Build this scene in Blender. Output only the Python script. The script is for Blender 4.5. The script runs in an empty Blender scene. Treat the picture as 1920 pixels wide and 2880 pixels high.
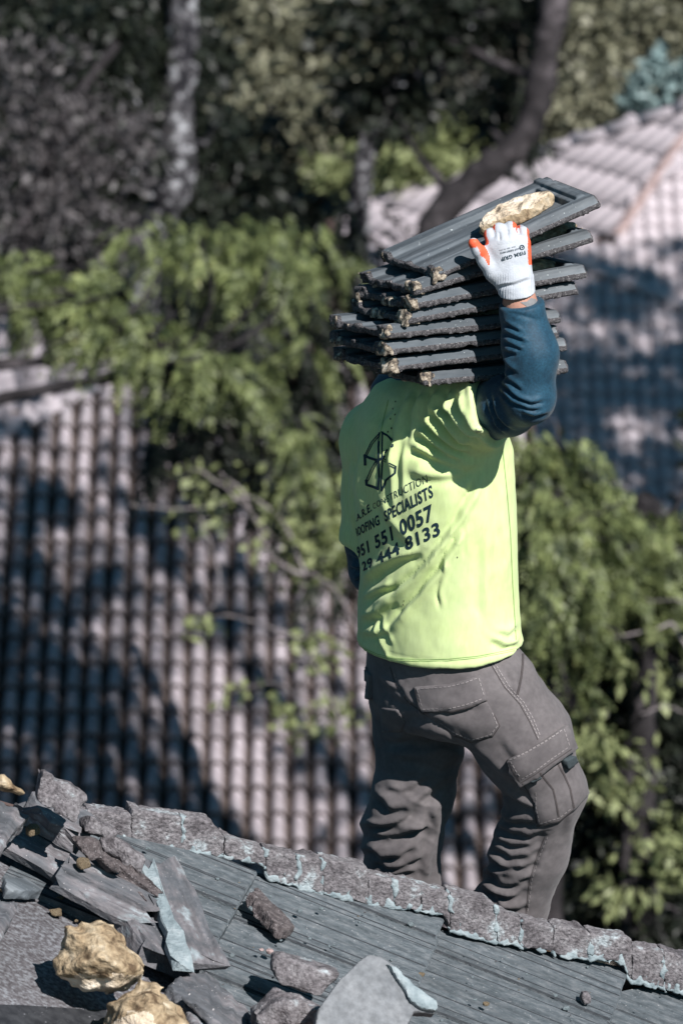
import bpy, math, random
import numpy as np
from mathutils import Vector, Matrix
from mathutils.bvhtree import BVHTree
from mathutils.geometry import delaunay_2d_cdt

sc = bpy.context.scene
COL = sc.collection
random.seed(7)
R = math.radians

# ------------------------------------------------------------------ camera, sky, sun, exposure
PITCH = R(16.0)
CAM = np.array([0.0, 0.0, 9.0])
FPX = 15860.0                       # focal length in pixels of the 1920 x 2880 photograph
FWD = np.array([0, math.cos(PITCH), -math.sin(PITCH)])
UP = np.array([0, math.sin(PITCH), math.cos(PITCH)])
RIGHT = np.array([1.0, 0, 0])
cd = bpy.data.cameras.new('camera')
cam = bpy.data.objects.new('camera', cd); COL.objects.link(cam)
cam.location = CAM; cam.rotation_euler = (math.pi / 2 - PITCH, 0, 0)
cd.sensor_fit = 'VERTICAL'; cd.sensor_height = 36.0; cd.sensor_width = 24.0
cd.lens = FPX * 36.0 / 2880.0
cd.clip_start = 0.5; cd.clip_end = 5000
cd.dof.use_dof = True; cd.dof.focus_distance = 12.55; cd.dof.aperture_fstop = 7.4
cd.dof.aperture_blades = 0
sc.camera = cam

SUN_AZ, SUN_EL = R(34), R(43)       # azimuth measured from the camera's back towards the right
SUN = np.array([math.sin(SUN_AZ) * math.cos(SUN_EL), -math.cos(SUN_AZ) * math.cos(SUN_EL), math.sin(SUN_EL)])
w = bpy.data.worlds.new('World'); sc.world = w; w.use_nodes = True
nt = w.node_tree
sky = nt.nodes.new('ShaderNodeTexSky'); sky.sky_type = 'NISHITA'; sky.sun_disc = False
sky.sun_elevation = SUN_EL
sky.sun_rotation = math.atan2(SUN[0], SUN[1])
sky.ozone_density = 2.0; sky.air_density = 1.0; sky.dust_density = 0.6
bg = nt.nodes['Background']; bg.inputs[1].default_value = 0.05
tint = nt.nodes.new('ShaderNodeMix'); tint.data_type = 'RGBA'; tint.blend_type = 'MULTIPLY'; tint.inputs[0].default_value = 1.0
tint.inputs[7].default_value = (0.34, 0.72, 0.77, 1)      # the photograph's cool, teal white balance in the shade
nt.links.new(sky.outputs[0], tint.inputs[6]); nt.links.new(tint.outputs[2], bg.inputs[0])
sl = bpy.data.lights.new('sun', 'SUN'); sl.energy = 5.0; sl.angle = R(0.53); sl.color = (1.0, 0.955, 0.94)
so = bpy.data.objects.new('sun', sl); COL.objects.link(so)
so.rotation_euler = Vector(-SUN).to_track_quat('-Z', 'Y').to_euler()
so.location = (8, -6, 30)
vs = sc.view_settings
vs.view_transform = 'Standard'; vs.look = 'None'; vs.gamma = 1.0; vs.exposure = 0.58; vs.use_curve_mapping = False
sc.cycles.max_bounces = 6; sc.cycles.diffuse_bounces = 3; sc.cycles.transparent_max_bounces = 4
sc.cycles.use_denoising = True

# ------------------------------------------------------------------ places in the scene
def ray(px, py):
    return FWD + RIGHT * ((px - 960) / FPX) - UP * ((py - 1440) / FPX)
def at(px, py, depth):              # a point of the world at a distance along the view axis
    return CAM + ray(px, py) * depth
def atY(px, py, Y):                 # ... on the upright plane y = Y
    r = ray(px, py); return CAM + r * (Y / r[1])
def on_plane(px, py, p0, n):
    r = ray(px, py); return CAM + r * (np.dot(p0 - CAM, n) / np.dot(r, n))
def proj(P):
    d = np.asarray(P) - CAM; z = d @ FWD
    return np.stack([960 + FPX * (d @ RIGHT) / z, 1440 - FPX * (d @ UP) / z], -1)
Y0 = 12.30                          # the roofer's own upright plane
def W(px, py, y=0.0): return atY(px, py, Y0 + y)

# ------------------------------------------------------------------ object helpers
ORG = {}
def tag(o, label=None, cat=None, group=None, kind=None):
    for k, v in (('label', label), ('category', cat), ('group', group), ('kind', kind)):
        if v: o[k] = v
    return o
def thing(name, label, cat, loc, group=None):
    o = bpy.data.objects.new(name, None); COL.objects.link(o)
    o.location = loc; o.empty_display_size = 0.1
    ORG[o.name] = np.array(loc, float)
    return tag(o, label, cat, group)
def mesh(name, V, F, smooth=True):
    V = np.asarray(V, np.float32); me = bpy.data.meshes.new(name)
    if isinstance(F, np.ndarray) and F.ndim == 2:
        n, k = F.shape
        me.vertices.add(len(V)); me.vertices.foreach_set('co', V.ravel())
        me.loops.add(n * k); me.loops.foreach_set('vertex_index', F.astype(np.int32).ravel())
        me.polygons.add(n); me.polygons.foreach_set('loop_start', np.arange(0, n * k, k, dtype=np.int32))
        me.polygons.foreach_set('loop_total', np.full(n, k, np.int32))
        me.update(calc_edges=True); me.validate()
    else:
        me.from_pydata([tuple(map(float, v)) for v in V], [], [tuple(int(i) for i in f) for f in F]); me.update()
    if smooth: me.polygons.foreach_set('use_smooth', np.ones(len(me.polygons), bool))
    return me
def put(name, me, mat, parent=None, M=None):
    """link mesh data; M: world matrix; without M the vertices are relative to the thing's base"""
    o = bpy.data.objects.new(name, me); COL.objects.link(o)
    if mat is not None and len(me.materials) == 0: me.materials.append(mat)
    base = np.zeros(3)
    if parent is not None:
        o.parent = parent; base = ORG[parent.name]
    if M is not None:
        M = M.copy(); t = np.array(M.translation) - base; M.translation = Vector(t); o.matrix_local = M
        ORG[o.name] = t + base
    else:
        ORG[o.name] = base
    return o
def build(name, V, F, mat, parent=None, smooth=True):
    """vertices in world coordinates"""
    V = np.asarray(V, float)
    if parent is not None: return put(name, mesh(name, V - ORG[parent.name], F, smooth), mat, parent)
    c = np.array([(V[:, 0].min() + V[:, 0].max()) / 2, (V[:, 1].min() + V[:, 1].max()) / 2, V[:, 2].min()])
    o = put(name, mesh(name, V - c, F, smooth), mat); o.location = c; ORG[o.name] = c
    return o
def frame(o, x, y, z):
    M = Matrix.Identity(4)
    for i in range(3):
        M[i][0], M[i][1], M[i][2], M[i][3] = x[i], y[i], z[i], o[i]
    return M
def unit(v): v = np.asarray(v, float); return v / np.linalg.norm(v)

# ------------------------------------------------------------------ noise, distance fields, mesher
def _h(ix, iy, iz, s):
    h = (ix * 374761393 + iy * 668265263 + iz * 1442695041 + s * 974634781) & 0xffffffff
    h = ((h ^ (h >> 13)) * 1274126177) & 0xffffffff
    return ((h ^ (h >> 16)) & 0xffff) / 65535.0
def vnoise(x, y, z, s=0):
    x, y, z = np.broadcast_arrays(x, y, z)
    ix, iy, iz = np.floor(x).astype(np.int64), np.floor(y).astype(np.int64), np.floor(z).astype(np.int64)
    fx, fy, fz = x - ix, y - iy, z - iz
    fx, fy, fz = (f * f * (3 - 2 * f) for f in (fx, fy, fz))
    r = 0
    for a in (0, 1):
        for b in (0, 1):
            for c in (0, 1):
                r = r + _h(ix + a, iy + b, iz + c, s) * (fx if a else 1 - fx) * (fy if b else 1 - fy) * (fz if c else 1 - fz)
    return r * 2 - 1
def fbm(x, y, z, s=0, o=3):
    r, a = 0, 1.0
    for i in range(o):
        r = r + a * vnoise(x, y, z, s + i); x, y, z, a = x * 2.03, y * 2.03, z * 2.03, a * 0.5
    return r
def smin(a, b, k):
    h = np.clip(0.5 + 0.5 * (b - a) / k, 0, 1); return b * (1 - h) + a * h - k * h * (1 - h)
def smax(a, b, k): return -smin(-a, -b, k)
def cap(X, Y, Z, a, b, ra, rb):
    ba = np.asarray(b) - np.asarray(a); L = ba @ ba
    px, py, pz = X - a[0], Y - a[1], Z - a[2]
    t = np.clip((px * ba[0] + py * ba[1] + pz * ba[2]) / L, 0, 1)
    return np.sqrt((px - t * ba[0])**2 + (py - t * ba[1])**2 + (pz - t * ba[2])**2) - (ra + (rb - ra) * t)
def chain(X, Y, Z, pts, k=0.02):
    d = None
    for (a, ra), (b, rb) in zip(pts[:-1], pts[1:]):
        e = cap(X, Y, Z, a, b, ra, rb); d = e if d is None else smin(d, e, k)
    return d
def half(X, Y, Z, p, n): return (X - p[0]) * n[0] + (Y - p[1]) * n[1] + (Z - p[2]) * n[2]
def ell(X, Y, Z, c, r):
    return (np.sqrt(((X - c[0]) / r[0])**2 + ((Y - c[1]) / r[1])**2 + ((Z - c[2]) / r[2])**2) - 1) * min(r)
def polysd(x, y, poly):
    P = np.asarray(poly, float); d = np.full(np.broadcast(x, y).shape, 1e9); s = np.ones(d.shape)
    for i in range(len(P)):
        a, b = P[i], P[i - 1]; e = b - a; wx, wy = x - a[0], y - a[1]
        t = np.clip((wx * e[0] + wy * e[1]) / (e @ e + 1e-12), 0, 1)
        d = np.minimum(d, (wx - e[0] * t)**2 + (wy - e[1] * t)**2)
        c1, c2, c3 = y >= a[1], y < b[1], e[0] * wy > e[1] * wx
        s = np.where((c1 & c2 & c3) | (~c1 & ~c2 & ~c3), -s, s)
    return s * np.sqrt(d)
def nets(f, lo, hi, h):
    lo = np.asarray(lo, float); n = np.ceil((np.asarray(hi) - lo) / h).astype(int) + 1
    ax = [(lo[i] + h * np.arange(n[i])).astype(np.float32) for i in range(3)]
    D = np.broadcast_to(f(ax[0][:, None, None], ax[1][None, :, None], ax[2][None, None, :]), n).astype(np.float32)
    S = D < 0
    c = np.zeros(n - 1, np.int8)
    for a in (0, 1):
        for b in (0, 1):
            for e in (0, 1): c += S[a:n[0]-1+a, b:n[1]-1+b, e:n[2]-1+e]
    act = (c > 0) & (c < 8); I = np.argwhere(act)
    idx = np.full(n - 1, -1, np.int64); idx[act] = np.arange(len(I))
    pos = np.zeros((len(I), 3)); cnt = np.zeros(len(I))
    off = [(a, b, e) for a in (0, 1) for b in (0, 1) for e in (0, 1)]
    val = {o: D[I[:, 0] + o[0], I[:, 1] + o[1], I[:, 2] + o[2]] for o in off}
    for o in off:
        for k in range(3):
            if o[k] == 0:
                q = list(o); q[k] = 1; q = tuple(q); d0, d1 = val[o], val[q]; m = (d0 < 0) != (d1 < 0)
                t = np.where(m, d0 / np.where(m, d0 - d1, 1), 0)
                p = np.tile(np.array(o, float), (len(I), 1)); p[:, k] = t
                pos += p * m[:, None]; cnt += m
    V = lo + (I + pos / cnt[:, None]) * h
    Fs = []
    for k in range(3):
        u, v = (k + 1) % 3, (k + 2) % 3
        sl0 = [slice(None)] * 3; sl1 = [slice(None)] * 3; sl0[k] = slice(0, -1); sl1[k] = slice(1, None)
        for s_ in (sl0, sl1): s_[u] = slice(1, -1); s_[v] = slice(1, -1)
        A, B = S[tuple(sl0)], S[tuple(sl1)]; E = np.argwhere(A != B)
        inside = A[tuple(E.T)]; E[:, u] += 1; E[:, v] += 1
        q = []
        for du, dv in ((-1, -1), (0, -1), (0, 0), (-1, 0)):
            g = E.copy(); g[:, u] += du; g[:, v] += dv; q.append(idx[tuple(g.T)])
        q = np.stack(q, 1); q[~inside] = q[~inside][:, ::-1]; Fs.append(q)
    return V, np.concatenate(Fs)
def relax(V, F, it=2, lam=0.5):
    for _ in range(it):
        a = np.zeros_like(V); c = np.zeros(len(V))
        for i in range(4):
            for j in (1, 3):
                np.add.at(a, F[:, i], V[F[:, (i + j) % 4]]); np.add.at(c, F[:, i], 1)
        V = V + lam * (a / np.maximum(c, 1)[:, None] - V)
    return V
def normals(V, F):
    n = np.cross(V[F[:, 2]] - V[F[:, 0]], V[F[:, 3]] - V[F[:, 1]]); N = np.zeros_like(V)
    for i in range(4): np.add.at(N, F[:, i], n)
    return N / (np.linalg.norm(N, axis=1)[:, None] + 1e-12)
def soften(D, F, it=2):
    for _ in range(it):
        a = np.zeros(len(D)); c = np.zeros(len(D))
        for i in range(4):
            for j in (1, 3): np.add.at(a, F[:, i], D[F[:, (i + j) % 4]]); np.add.at(c, F[:, i], 1)
        D = .4 * D + .6 * a / np.maximum(c, 1)
    return D
def bvh_of(V, F): return BVHTree.FromPolygons([Vector(v) for v in V], [tuple(int(i) for i in f) for f in F])

def polydist(Q, poly):
    """distance, side and position along an open polyline for 2-D points"""
    P = np.asarray(poly, float); best = np.full(len(Q), 1e9); side = np.zeros(len(Q)); par = np.zeros(len(Q))
    L = np.r_[0, np.cumsum(np.linalg.norm(np.diff(P, axis=0), axis=1))]
    for i in range(len(P) - 1):
        e = P[i + 1] - P[i]; l2 = e @ e; wv = Q - P[i]; t = np.clip((wv @ e) / l2, 0, 1)
        d = np.linalg.norm(wv - t[:, None] * e, axis=1); m = d < best
        best[m] = d[m]; side[m] = np.sign(e[0] * wv[m, 1] - e[1] * wv[m, 0]); par[m] = (L[i] + t[m] * math.sqrt(l2)) / L[-1]
    return best, side, par
def crease(V, N, folds, gain=1.0):
    """cloth folds: (polyline, width, depth, kind) on the side that faces the yard"""
    Q = proj(V); zz = np.zeros(len(V)) + .5
    Q = Q + np.stack([vnoise(Q[:, 0] / 46, Q[:, 1] / 46, zz, 77), vnoise(Q[:, 0] / 46, Q[:, 1] / 46, zz, 78)], 1) * 7
    view = CAM - V; view /= np.linalg.norm(view, axis=1)[:, None]
    face = np.clip(((N * view).sum(1) + 0.05) * 4, 0, 1); D = np.zeros(len(V))
    for poly, wd, dep, kind in folds:
        d, s, t = polydist(Q, poly); taper = np.clip(np.minimum(t, 1 - t) * 6 + 0.12, 0, 1)
        x = d / wd
        if kind == 'f': v = -s * x * np.exp(-x * x) * 2.33
        elif kind == 's': x = x * s; v = -np.exp(-((x - .25) / .45)**2) + .75 * np.exp(-((x + .75) / .75)**2)          # sharp valley, soft ridge beside it
        else: v = -np.exp(-x * x)
        D += gain * dep * v * taper * face
    return D

# ------------------------------------------------------------------ materials
def mat(name, stops, scale=6.0, detail=5, rough=0.8, bump=0.0, bscale=None, stretch=(1, 1, 1), spec=0.3, sheen=0.0,
        fine=None, rot=(0, 0, 0), bdist=0.01, rotb=None, cstr=None, trans=0.0, wave=None, speck=None, each=0.0):
    """stops: colour ramp over a noise; fine: (scale, amount) darkens by a second noise; wave: (scale, axis, amount) woven or streaked relief"""
    m = bpy.data.materials.new(name); m.use_nodes = True; n = m.node_tree; L = n.links
    b = n.nodes['Principled BSDF']; b.inputs['Roughness'].default_value = rough
    b.inputs['Specular IOR Level'].default_value = spec
    if sheen: b.inputs['Sheen Weight'].default_value = sheen
    tc = n.nodes.new('ShaderNodeTexCoord')
    def mapping(st):
        mp = n.nodes.new('ShaderNodeMapping'); mp.inputs['Scale'].default_value = st; mp.inputs['Rotation'].default_value = rot
        L.new(tc.outputs['Object'], mp.inputs[0]); return mp
    mp = mapping(cstr or stretch)
    no = n.nodes.new('ShaderNodeTexNoise'); no.inputs['Scale'].default_value = scale; no.inputs['Detail'].default_value = detail
    no.inputs['Roughness'].default_value = 0.62
    L.new(mp.outputs[0], no.inputs['Vector'])
    rp = n.nodes.new('ShaderNodeValToRGB'); e = rp.color_ramp.elements
    while len(e) < len(stops): e.new(0.5)
    for i, (p, c) in enumerate(stops): e[i].position = p; e[i].color = (*c, 1)
    L.new(no.outputs[0], rp.inputs[0]); col = rp.outputs[0]
    def mix(a, fac, c, mode='MIX'):
        x = n.nodes.new('ShaderNodeMix'); x.data_type = 'RGBA'; x.blend_type = mode
        L.new(a, x.inputs[6])
        if isinstance(c, tuple): x.inputs[7].default_value = (*c, 1)
        else: L.new(c, x.inputs[7])
        if isinstance(fac, float): x.inputs[0].default_value = fac
        else: L.new(fac, x.inputs[0])
        return x.outputs[2]
    if fine:
        f = n.nodes.new('ShaderNodeTexNoise'); f.inputs['Scale'].default_value = fine[0]; f.inputs['Detail'].default_value = 3
        L.new(mp.outputs[0] if len(fine) < 3 else mapping(fine[2]).outputs[0], f.inputs['Vector'])
        r2 = n.nodes.new('ShaderNodeValToRGB'); r2.color_ramp.elements[0].position = 0.32; r2.color_ramp.elements[1].position = 0.68
        lo = 1 - fine[1]; hi = 1 + fine[1] * 0.45
        r2.color_ramp.elements[0].color = (lo, lo, lo, 1); r2.color_ramp.elements[1].color = (hi, hi, hi, 1)
        L.new(f.outputs[0], r2.inputs[0]); col = mix(col, 1.0, r2.outputs[0], 'MULTIPLY')
    if speck:                                             # (scale, colour, threshold)
        f = n.nodes.new('ShaderNodeTexNoise'); f.inputs['Scale'].default_value = speck[0]; f.inputs['Detail'].default_value = 2
        L.new(tc.outputs['Object'], f.inputs['Vector'])
        r3 = n.nodes.new('ShaderNodeMapRange'); r3.inputs[1].default_value = speck[2]; r3.inputs[2].default_value = speck[2] + 0.06
        L.new(f.outputs[0], r3.inputs[0]); col = mix(col, r3.outputs[0], speck[1])
    if each:                                              # every piece its own tone
        oi = n.nodes.new('ShaderNodeObjectInfo'); r4 = n.nodes.new('ShaderNodeMapRange'); r4.inputs[3].default_value = 1 - each; r4.inputs[4].default_value = 1 + each * .5
        L.new(oi.outputs['Random'], r4.inputs[0]); cb = n.nodes.new('ShaderNodeCombineColor')
        for q in range(3): L.new(r4.outputs[0], cb.inputs[q])
        col = mix(col, 1.0, cb.outputs[0], 'MULTIPLY')
    L.new(col, b.inputs['Base Color'])
    h = None
    if bump:
        nb = n.nodes.new('ShaderNodeTexNoise'); nb.inputs['Scale'].default_value = bscale or scale * 4; nb.inputs['Detail'].default_value = 6
        L.new(mapping(stretch).outputs[0], nb.inputs['Vector']); h = nb.outputs[0]
    if wave:
        wv = n.nodes.new('ShaderNodeTexWave'); wv.inputs['Scale'].default_value = wave[0]; wv.bands_direction = wave[1]
        wv.inputs['Distortion'].default_value = 1.2; wv.inputs['Detail'].default_value = 2
        L.new(mapping((1, 1, 1)).outputs[0], wv.inputs['Vector'])
        if h is None: h = wv.outputs[1]
        else:
            a = n.nodes.new('ShaderNodeMath'); a.operation = 'MULTIPLY_ADD'; a.inputs[1].default_value = wave[2]
            L.new(wv.outputs[1], a.inputs[0]); L.new(h, a.inputs[2]); h = a.outputs[0]
    if h is not None:
        bp = n.nodes.new('ShaderNodeBump'); bp.inputs['Strength'].default_value = bump or 0.3; bp.inputs['Distance'].default_value = bdist
        L.new(h, bp.inputs['Height']); L.new(bp.outputs[0], b.inputs['Normal'])
    if trans:
        tr = n.nodes.new('ShaderNodeBsdfTranslucent'); L.new(col, tr.inputs[0]); ms = n.nodes.new('ShaderNodeMixShader')
        ms.inputs[0].default_value = trans; L.new(b.outputs[0], ms.inputs[1]); L.new(tr.outputs[0], ms.inputs[2])
        L.new(ms.outputs[0], n.nodes['Material Output'].inputs[0])
    return m

M = {}
M['slate'] = mat('grey_concrete_tile', [(0.30, (0.062, 0.077, 0.086)), (0.5, (0.112, 0.131, 0.143)), (0.70, (0.185, 0.20, 0.21))], scale=60, detail=9, rough=0.85,
                 bump=1.0, bscale=260, stretch=(0.5, 1, 1), cstr=(0.6, 1.0, 1), fine=(48, 0.26, (0.03, 1, 1)), bdist=0.004, speck=(150, (0.40, 0.40, 0.40), 0.69), each=0.16)
M['groove'] = mat('dark_tile_groove', [(0.3, (0.022, 0.026, 0.03)), (0.7, (0.05, 0.056, 0.062))], scale=60, rough=0.95)  # darker tone for the grooves and the side joint
M['shard'] = mat('chipped_tile_piece', [(0.3, (0.055, 0.064, 0.074)), (0.48, (0.11, 0.115, 0.125)), (0.60, (0.17, 0.16, 0.168)), (0.70, (0.30, 0.35, 0.37))], scale=16, detail=8, rough=0.85,
                 bump=0.9, bscale=130, stretch=(0.5, 1, 1), bdist=0.004, fine=(60, 0.35, (0.12, 1, 1)), speck=(150, (0.44, 0.42, 0.42), 0.69))
M['dusty'] = mat('dusty_tile_face', [(0.3, (0.13, 0.14, 0.15)), (0.5, (0.185, 0.195, 0.205)), (0.7, (0.24, 0.25, 0.26))], scale=12, detail=6, rough=0.9, bump=0.6, bscale=150, bdist=0.003, fine=(60, 0.25))
M['rough'] = mat('rough_broken_tile', [(0.25, (0.03, 0.027, 0.028)), (0.5, (0.085, 0.072, 0.072)), (0.72, (0.17, 0.15, 0.15))], scale=90, rough=0.9,
                 bump=1.0, bscale=240, bdist=0.004, speck=(260, (0.38, 0.36, 0.36), 0.66))
M['carry'] = mat('dusty_tile_underside', [(0.28, (0.052, 0.066, 0.077)), (0.5, (0.112, 0.130, 0.144)), (0.70, (0.205, 0.225, 0.238))], scale=14, each=0.3, rough=0.8,
                 bump=0.5, bscale=120, stretch=(0.25, 1, 1), fine=(30, 0.45, (0.08, 1, 1)), bdist=0.003, speck=(140, (0.36, 0.40, 0.40), 0.70))
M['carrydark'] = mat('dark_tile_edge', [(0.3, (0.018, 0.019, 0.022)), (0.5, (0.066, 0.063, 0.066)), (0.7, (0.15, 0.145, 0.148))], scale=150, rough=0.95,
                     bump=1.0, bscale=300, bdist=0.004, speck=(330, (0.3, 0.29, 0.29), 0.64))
M['mortar'] = mat('crumbly_cream_mortar', [(0.38, (0.03, 0.028, 0.028)), (0.47, (0.17, 0.14, 0.105)), (0.58, (0.40, 0.35, 0.275)), (0.75, (0.58, 0.56, 0.51))], scale=60, rough=0.95,
                  bump=0.9, bscale=160, bdist=0.005)
M['stone'] = mat('pinkish_mortar_stone', [(0.34, (0.085, 0.077, 0.082)), (0.47, (0.16, 0.148, 0.155)), (0.57, (0.21, 0.20, 0.207)), (0.64, (0.32, 0.36, 0.375))], scale=15, detail=7, rough=0.9,
                 bump=0.9, bscale=170, bdist=0.006, speck=(190, (0.05, 0.045, 0.045), 0.67), fine=(120, 0.4))
M['render'] = mat('pale_blue_mortar', [(0.3, (0.14, 0.18, 0.195)), (0.55, (0.25, 0.30, 0.315)), (0.8, (0.38, 0.42, 0.43))], scale=30, rough=0.9, bump=0.8, bscale=120, bdist=0.005)
M['felt'] = mat('granular_roofing_felt', [(0.36, (0.065, 0.06, 0.064)), (0.5, (0.12, 0.115, 0.122)), (0.64, (0.21, 0.22, 0.235))], scale=95, detail=4, rough=0.95, bump=0.6, bscale=200,
                bdist=0.003, fine=(3, 0.3))
M['feltdark'] = mat('dark_membrane', [(0.4, (0.02, 0.021, 0.024)), (0.7, (0.05, 0.052, 0.056))], scale=30, rough=0.6, speck=(170, (0.25, 0.25, 0.27), 0.7))
M['foam'] = mat('tan_foam', [(0.36, (0.12, 0.082, 0.05)), (0.45, (0.30, 0.225, 0.14)), (0.56, (0.41, 0.325, 0.215)), (0.72, (0.54, 0.48, 0.37))], scale=20, detail=7, rough=0.85, bump=0.9, bscale=90, bdist=0.008, spec=0.15, fine=(90, 0.35))
M['foamcut'] = mat('pale_torn_foam', [(0.33, (0.09, 0.075, 0.06)), (0.42, (0.52, 0.42, 0.30)), (0.7, (0.74, 0.66, 0.54))], scale=26, rough=0.95, bump=1.0, bscale=130, bdist=0.006)
M['shirt'] = mat('lime_jersey', [(0.3, (0.54, 0.66, 0.28)), (0.7, (0.60, 0.71, 0.35))], scale=9, rough=0.85, bump=0.12, bscale=420, spec=0.15, sheen=0.15, fine=(160, 0.06, (1, 1, 0.3)), bdist=0.002)
M['dirt'] = mat('dark_dirt', [(0.3, (0.03, 0.035, 0.025)), (0.7, (0.06, 0.06, 0.045))], scale=50, rough=0.9)
M['limeseam'] = mat('lime_seam', [(0.3, (0.30, 0.46, 0.15)), (0.7, (0.36, 0.53, 0.19))], scale=60, rough=0.9)
M['ink'] = mat('navy_print', [(0.3, (0.006, 0.02, 0.032)), (0.7, (0.012, 0.035, 0.05))], scale=200, rough=0.7)
M['trouser'] = mat('grey_brown_twill', [(0.35, (0.092, 0.083, 0.085)), (0.65, (0.145, 0.132, 0.133))], scale=7, rough=0.85, bump=0.25, bscale=500, spec=0.2, sheen=0.1, fine=(90, 0.12), bdist=0.002)
M['thread'] = mat('seam_thread', [(0.3, (0.20, 0.18, 0.18)), (0.7, (0.28, 0.255, 0.25))], scale=300, rough=0.8)
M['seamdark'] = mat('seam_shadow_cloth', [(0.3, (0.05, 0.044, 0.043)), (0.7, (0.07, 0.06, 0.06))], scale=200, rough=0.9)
M['hook'] = mat('dark_fastener_tape', [(0.3, (0.03, 0.04, 0.045)), (0.7, (0.05, 0.065, 0.07))], scale=200, rough=0.9)
M['navy'] = mat('navy_compression_cloth', [(0.3, (0.007, 0.037, 0.066)), (0.7, (0.016, 0.066, 0.108))], scale=30, rough=0.62, bump=0.25, bscale=500, spec=0.25, sheen=0.1, bdist=0.002, fine=(220, 0.3))
M['skin'] = mat('tanned_skin', [(0.3, (0.36, 0.18, 0.13)), (0.7, (0.46, 0.25, 0.185))], scale=40, rough=0.55, bump=0.2, bscale=200, bdist=0.002)
M['tattoo'] = mat('tattooed_skin', [(0.3, (0.16, 0.16, 0.165)), (0.7, (0.23, 0.225, 0.225))], scale=70, rough=0.55)
M['knit'] = mat('white_knit', [(0.3, (0.42, 0.455, 0.50)), (0.7, (0.53, 0.56, 0.60))], scale=14, rough=0.85, wave=(150, 'X', 0.6), bump=0.5, bscale=300, bdist=0.0025, fine=(30, 0.12))
M['rubber'] = mat('orange_rubber', [(0.3, (0.62, 0.085, 0.035)), (0.7, (0.78, 0.13, 0.055))], scale=40, rough=0.55, bump=0.3, bscale=200, bdist=0.002)
M['boot'] = mat('brown_boot_leather', [(0.3, (0.07, 0.04, 0.02)), (0.7, (0.12, 0.07, 0.04))], scale=20, rough=0.6, bump=0.3)
M['hair'] = mat('dark_hair', [(0.3, (0.01, 0.008, 0.007)), (0.7, (0.03, 0.022, 0.018))], scale=80, rough=0.6, bump=0.6)
M['clay'] = mat('faded_pink_clay', [(0.3, (0.27, 0.235, 0.25)), (0.5, (0.40, 0.36, 0.38)), (0.72, (0.53, 0.485, 0.505))], scale=1.8, rough=0.9, bump=0.3, bscale=14, fine=(6, 0.25), each=0.3)
M['channel'] = mat('channel_dirt_hollow_shade', [(0.3, (0.05, 0.038, 0.034)), (0.7, (0.10, 0.078, 0.07))], scale=5, rough=0.95)  # channel dirt, and the shade painted on the hollow tile ends
M['claycap'] = mat('pale_clay_cap', [(0.3, (0.37, 0.325, 0.345)), (0.7, (0.50, 0.455, 0.475))], scale=3, rough=0.9, bump=0.3, bscale=14)
M['roofbed'] = mat('dark_roof_bed', [(0.3, (0.06, 0.04, 0.035)), (0.7, (0.12, 0.08, 0.07))], scale=6, rough=0.95)
M['redline'] = mat('rusty_mortar_line', [(0.3, (0.24, 0.17, 0.16)), (0.7, (0.36, 0.28, 0.27))], scale=4, rough=0.9)
M['stucco'] = mat('beige_stucco', [(0.3, (0.36, 0.31, 0.26)), (0.7, (0.46, 0.41, 0.35))], scale=6, rough=0.95, bump=0.3)
M['pane'] = mat('dark_window_glass', [(0.3, (0.02, 0.025, 0.03)), (0.7, (0.04, 0.05, 0.06))], scale=2, rough=0.1, spec=0.6)
M['trim'] = mat('white_trim', [(0.3, (0.62, 0.60, 0.57)), (0.7, (0.72, 0.70, 0.67))], scale=6, rough=0.7)
M['bark'] = mat('lichen_bark', [(0.44, (0.010, 0.010, 0.013)), (0.53, (0.075, 0.072, 0.077)), (0.62, (0.27, 0.275, 0.29)), (0.8, (0.42, 0.45, 0.46))], scale=6.5, detail=4, rough=0.95, bump=0.9, bscale=9, bdist=0.05)
M['barkdark'] = mat('dark_bark', [(0.35, (0.008, 0.007, 0.008)), (0.55, (0.034, 0.030, 0.032)), (0.75, (0.12, 0.105, 0.112))], scale=3.5, rough=0.95, bump=0.9, bscale=9, bdist=0.05)
M['twig'] = mat('grey_twig', [(0.3, (0.13, 0.11, 0.11)), (0.7, (0.30, 0.27, 0.27))], scale=9, rough=0.9)
def leafmat(name, a, b, c=None):
    return mat(name, [(0.36, a), (0.5, tuple((x + y) / 2 for x, y in zip(a, b))), (0.64, b)] + ([(0.74, c)] if c else []), scale=5.5, detail=7, rough=0.5, spec=0.4, trans=0.22)
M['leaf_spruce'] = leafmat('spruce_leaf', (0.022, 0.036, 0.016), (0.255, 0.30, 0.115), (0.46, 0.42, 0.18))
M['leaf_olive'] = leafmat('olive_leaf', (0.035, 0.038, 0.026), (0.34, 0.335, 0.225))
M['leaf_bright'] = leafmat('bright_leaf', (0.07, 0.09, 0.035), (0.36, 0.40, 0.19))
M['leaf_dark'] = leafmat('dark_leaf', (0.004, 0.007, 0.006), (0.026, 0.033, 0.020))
M['leaf_grey'] = leafmat('grey_leaf', (0.022, 0.021, 0.022), (0.17, 0.155, 0.158))
M['leaf_teal'] = leafmat('blue_green_leaf', (0.13, 0.20, 0.20), (0.32, 0.42, 0.41))
M['ground'] = mat('dry_hillside', [(0.3, (0.03, 0.028, 0.02)), (0.7, (0.07, 0.06, 0.045))], scale=0.6, rough=1.0)

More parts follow.
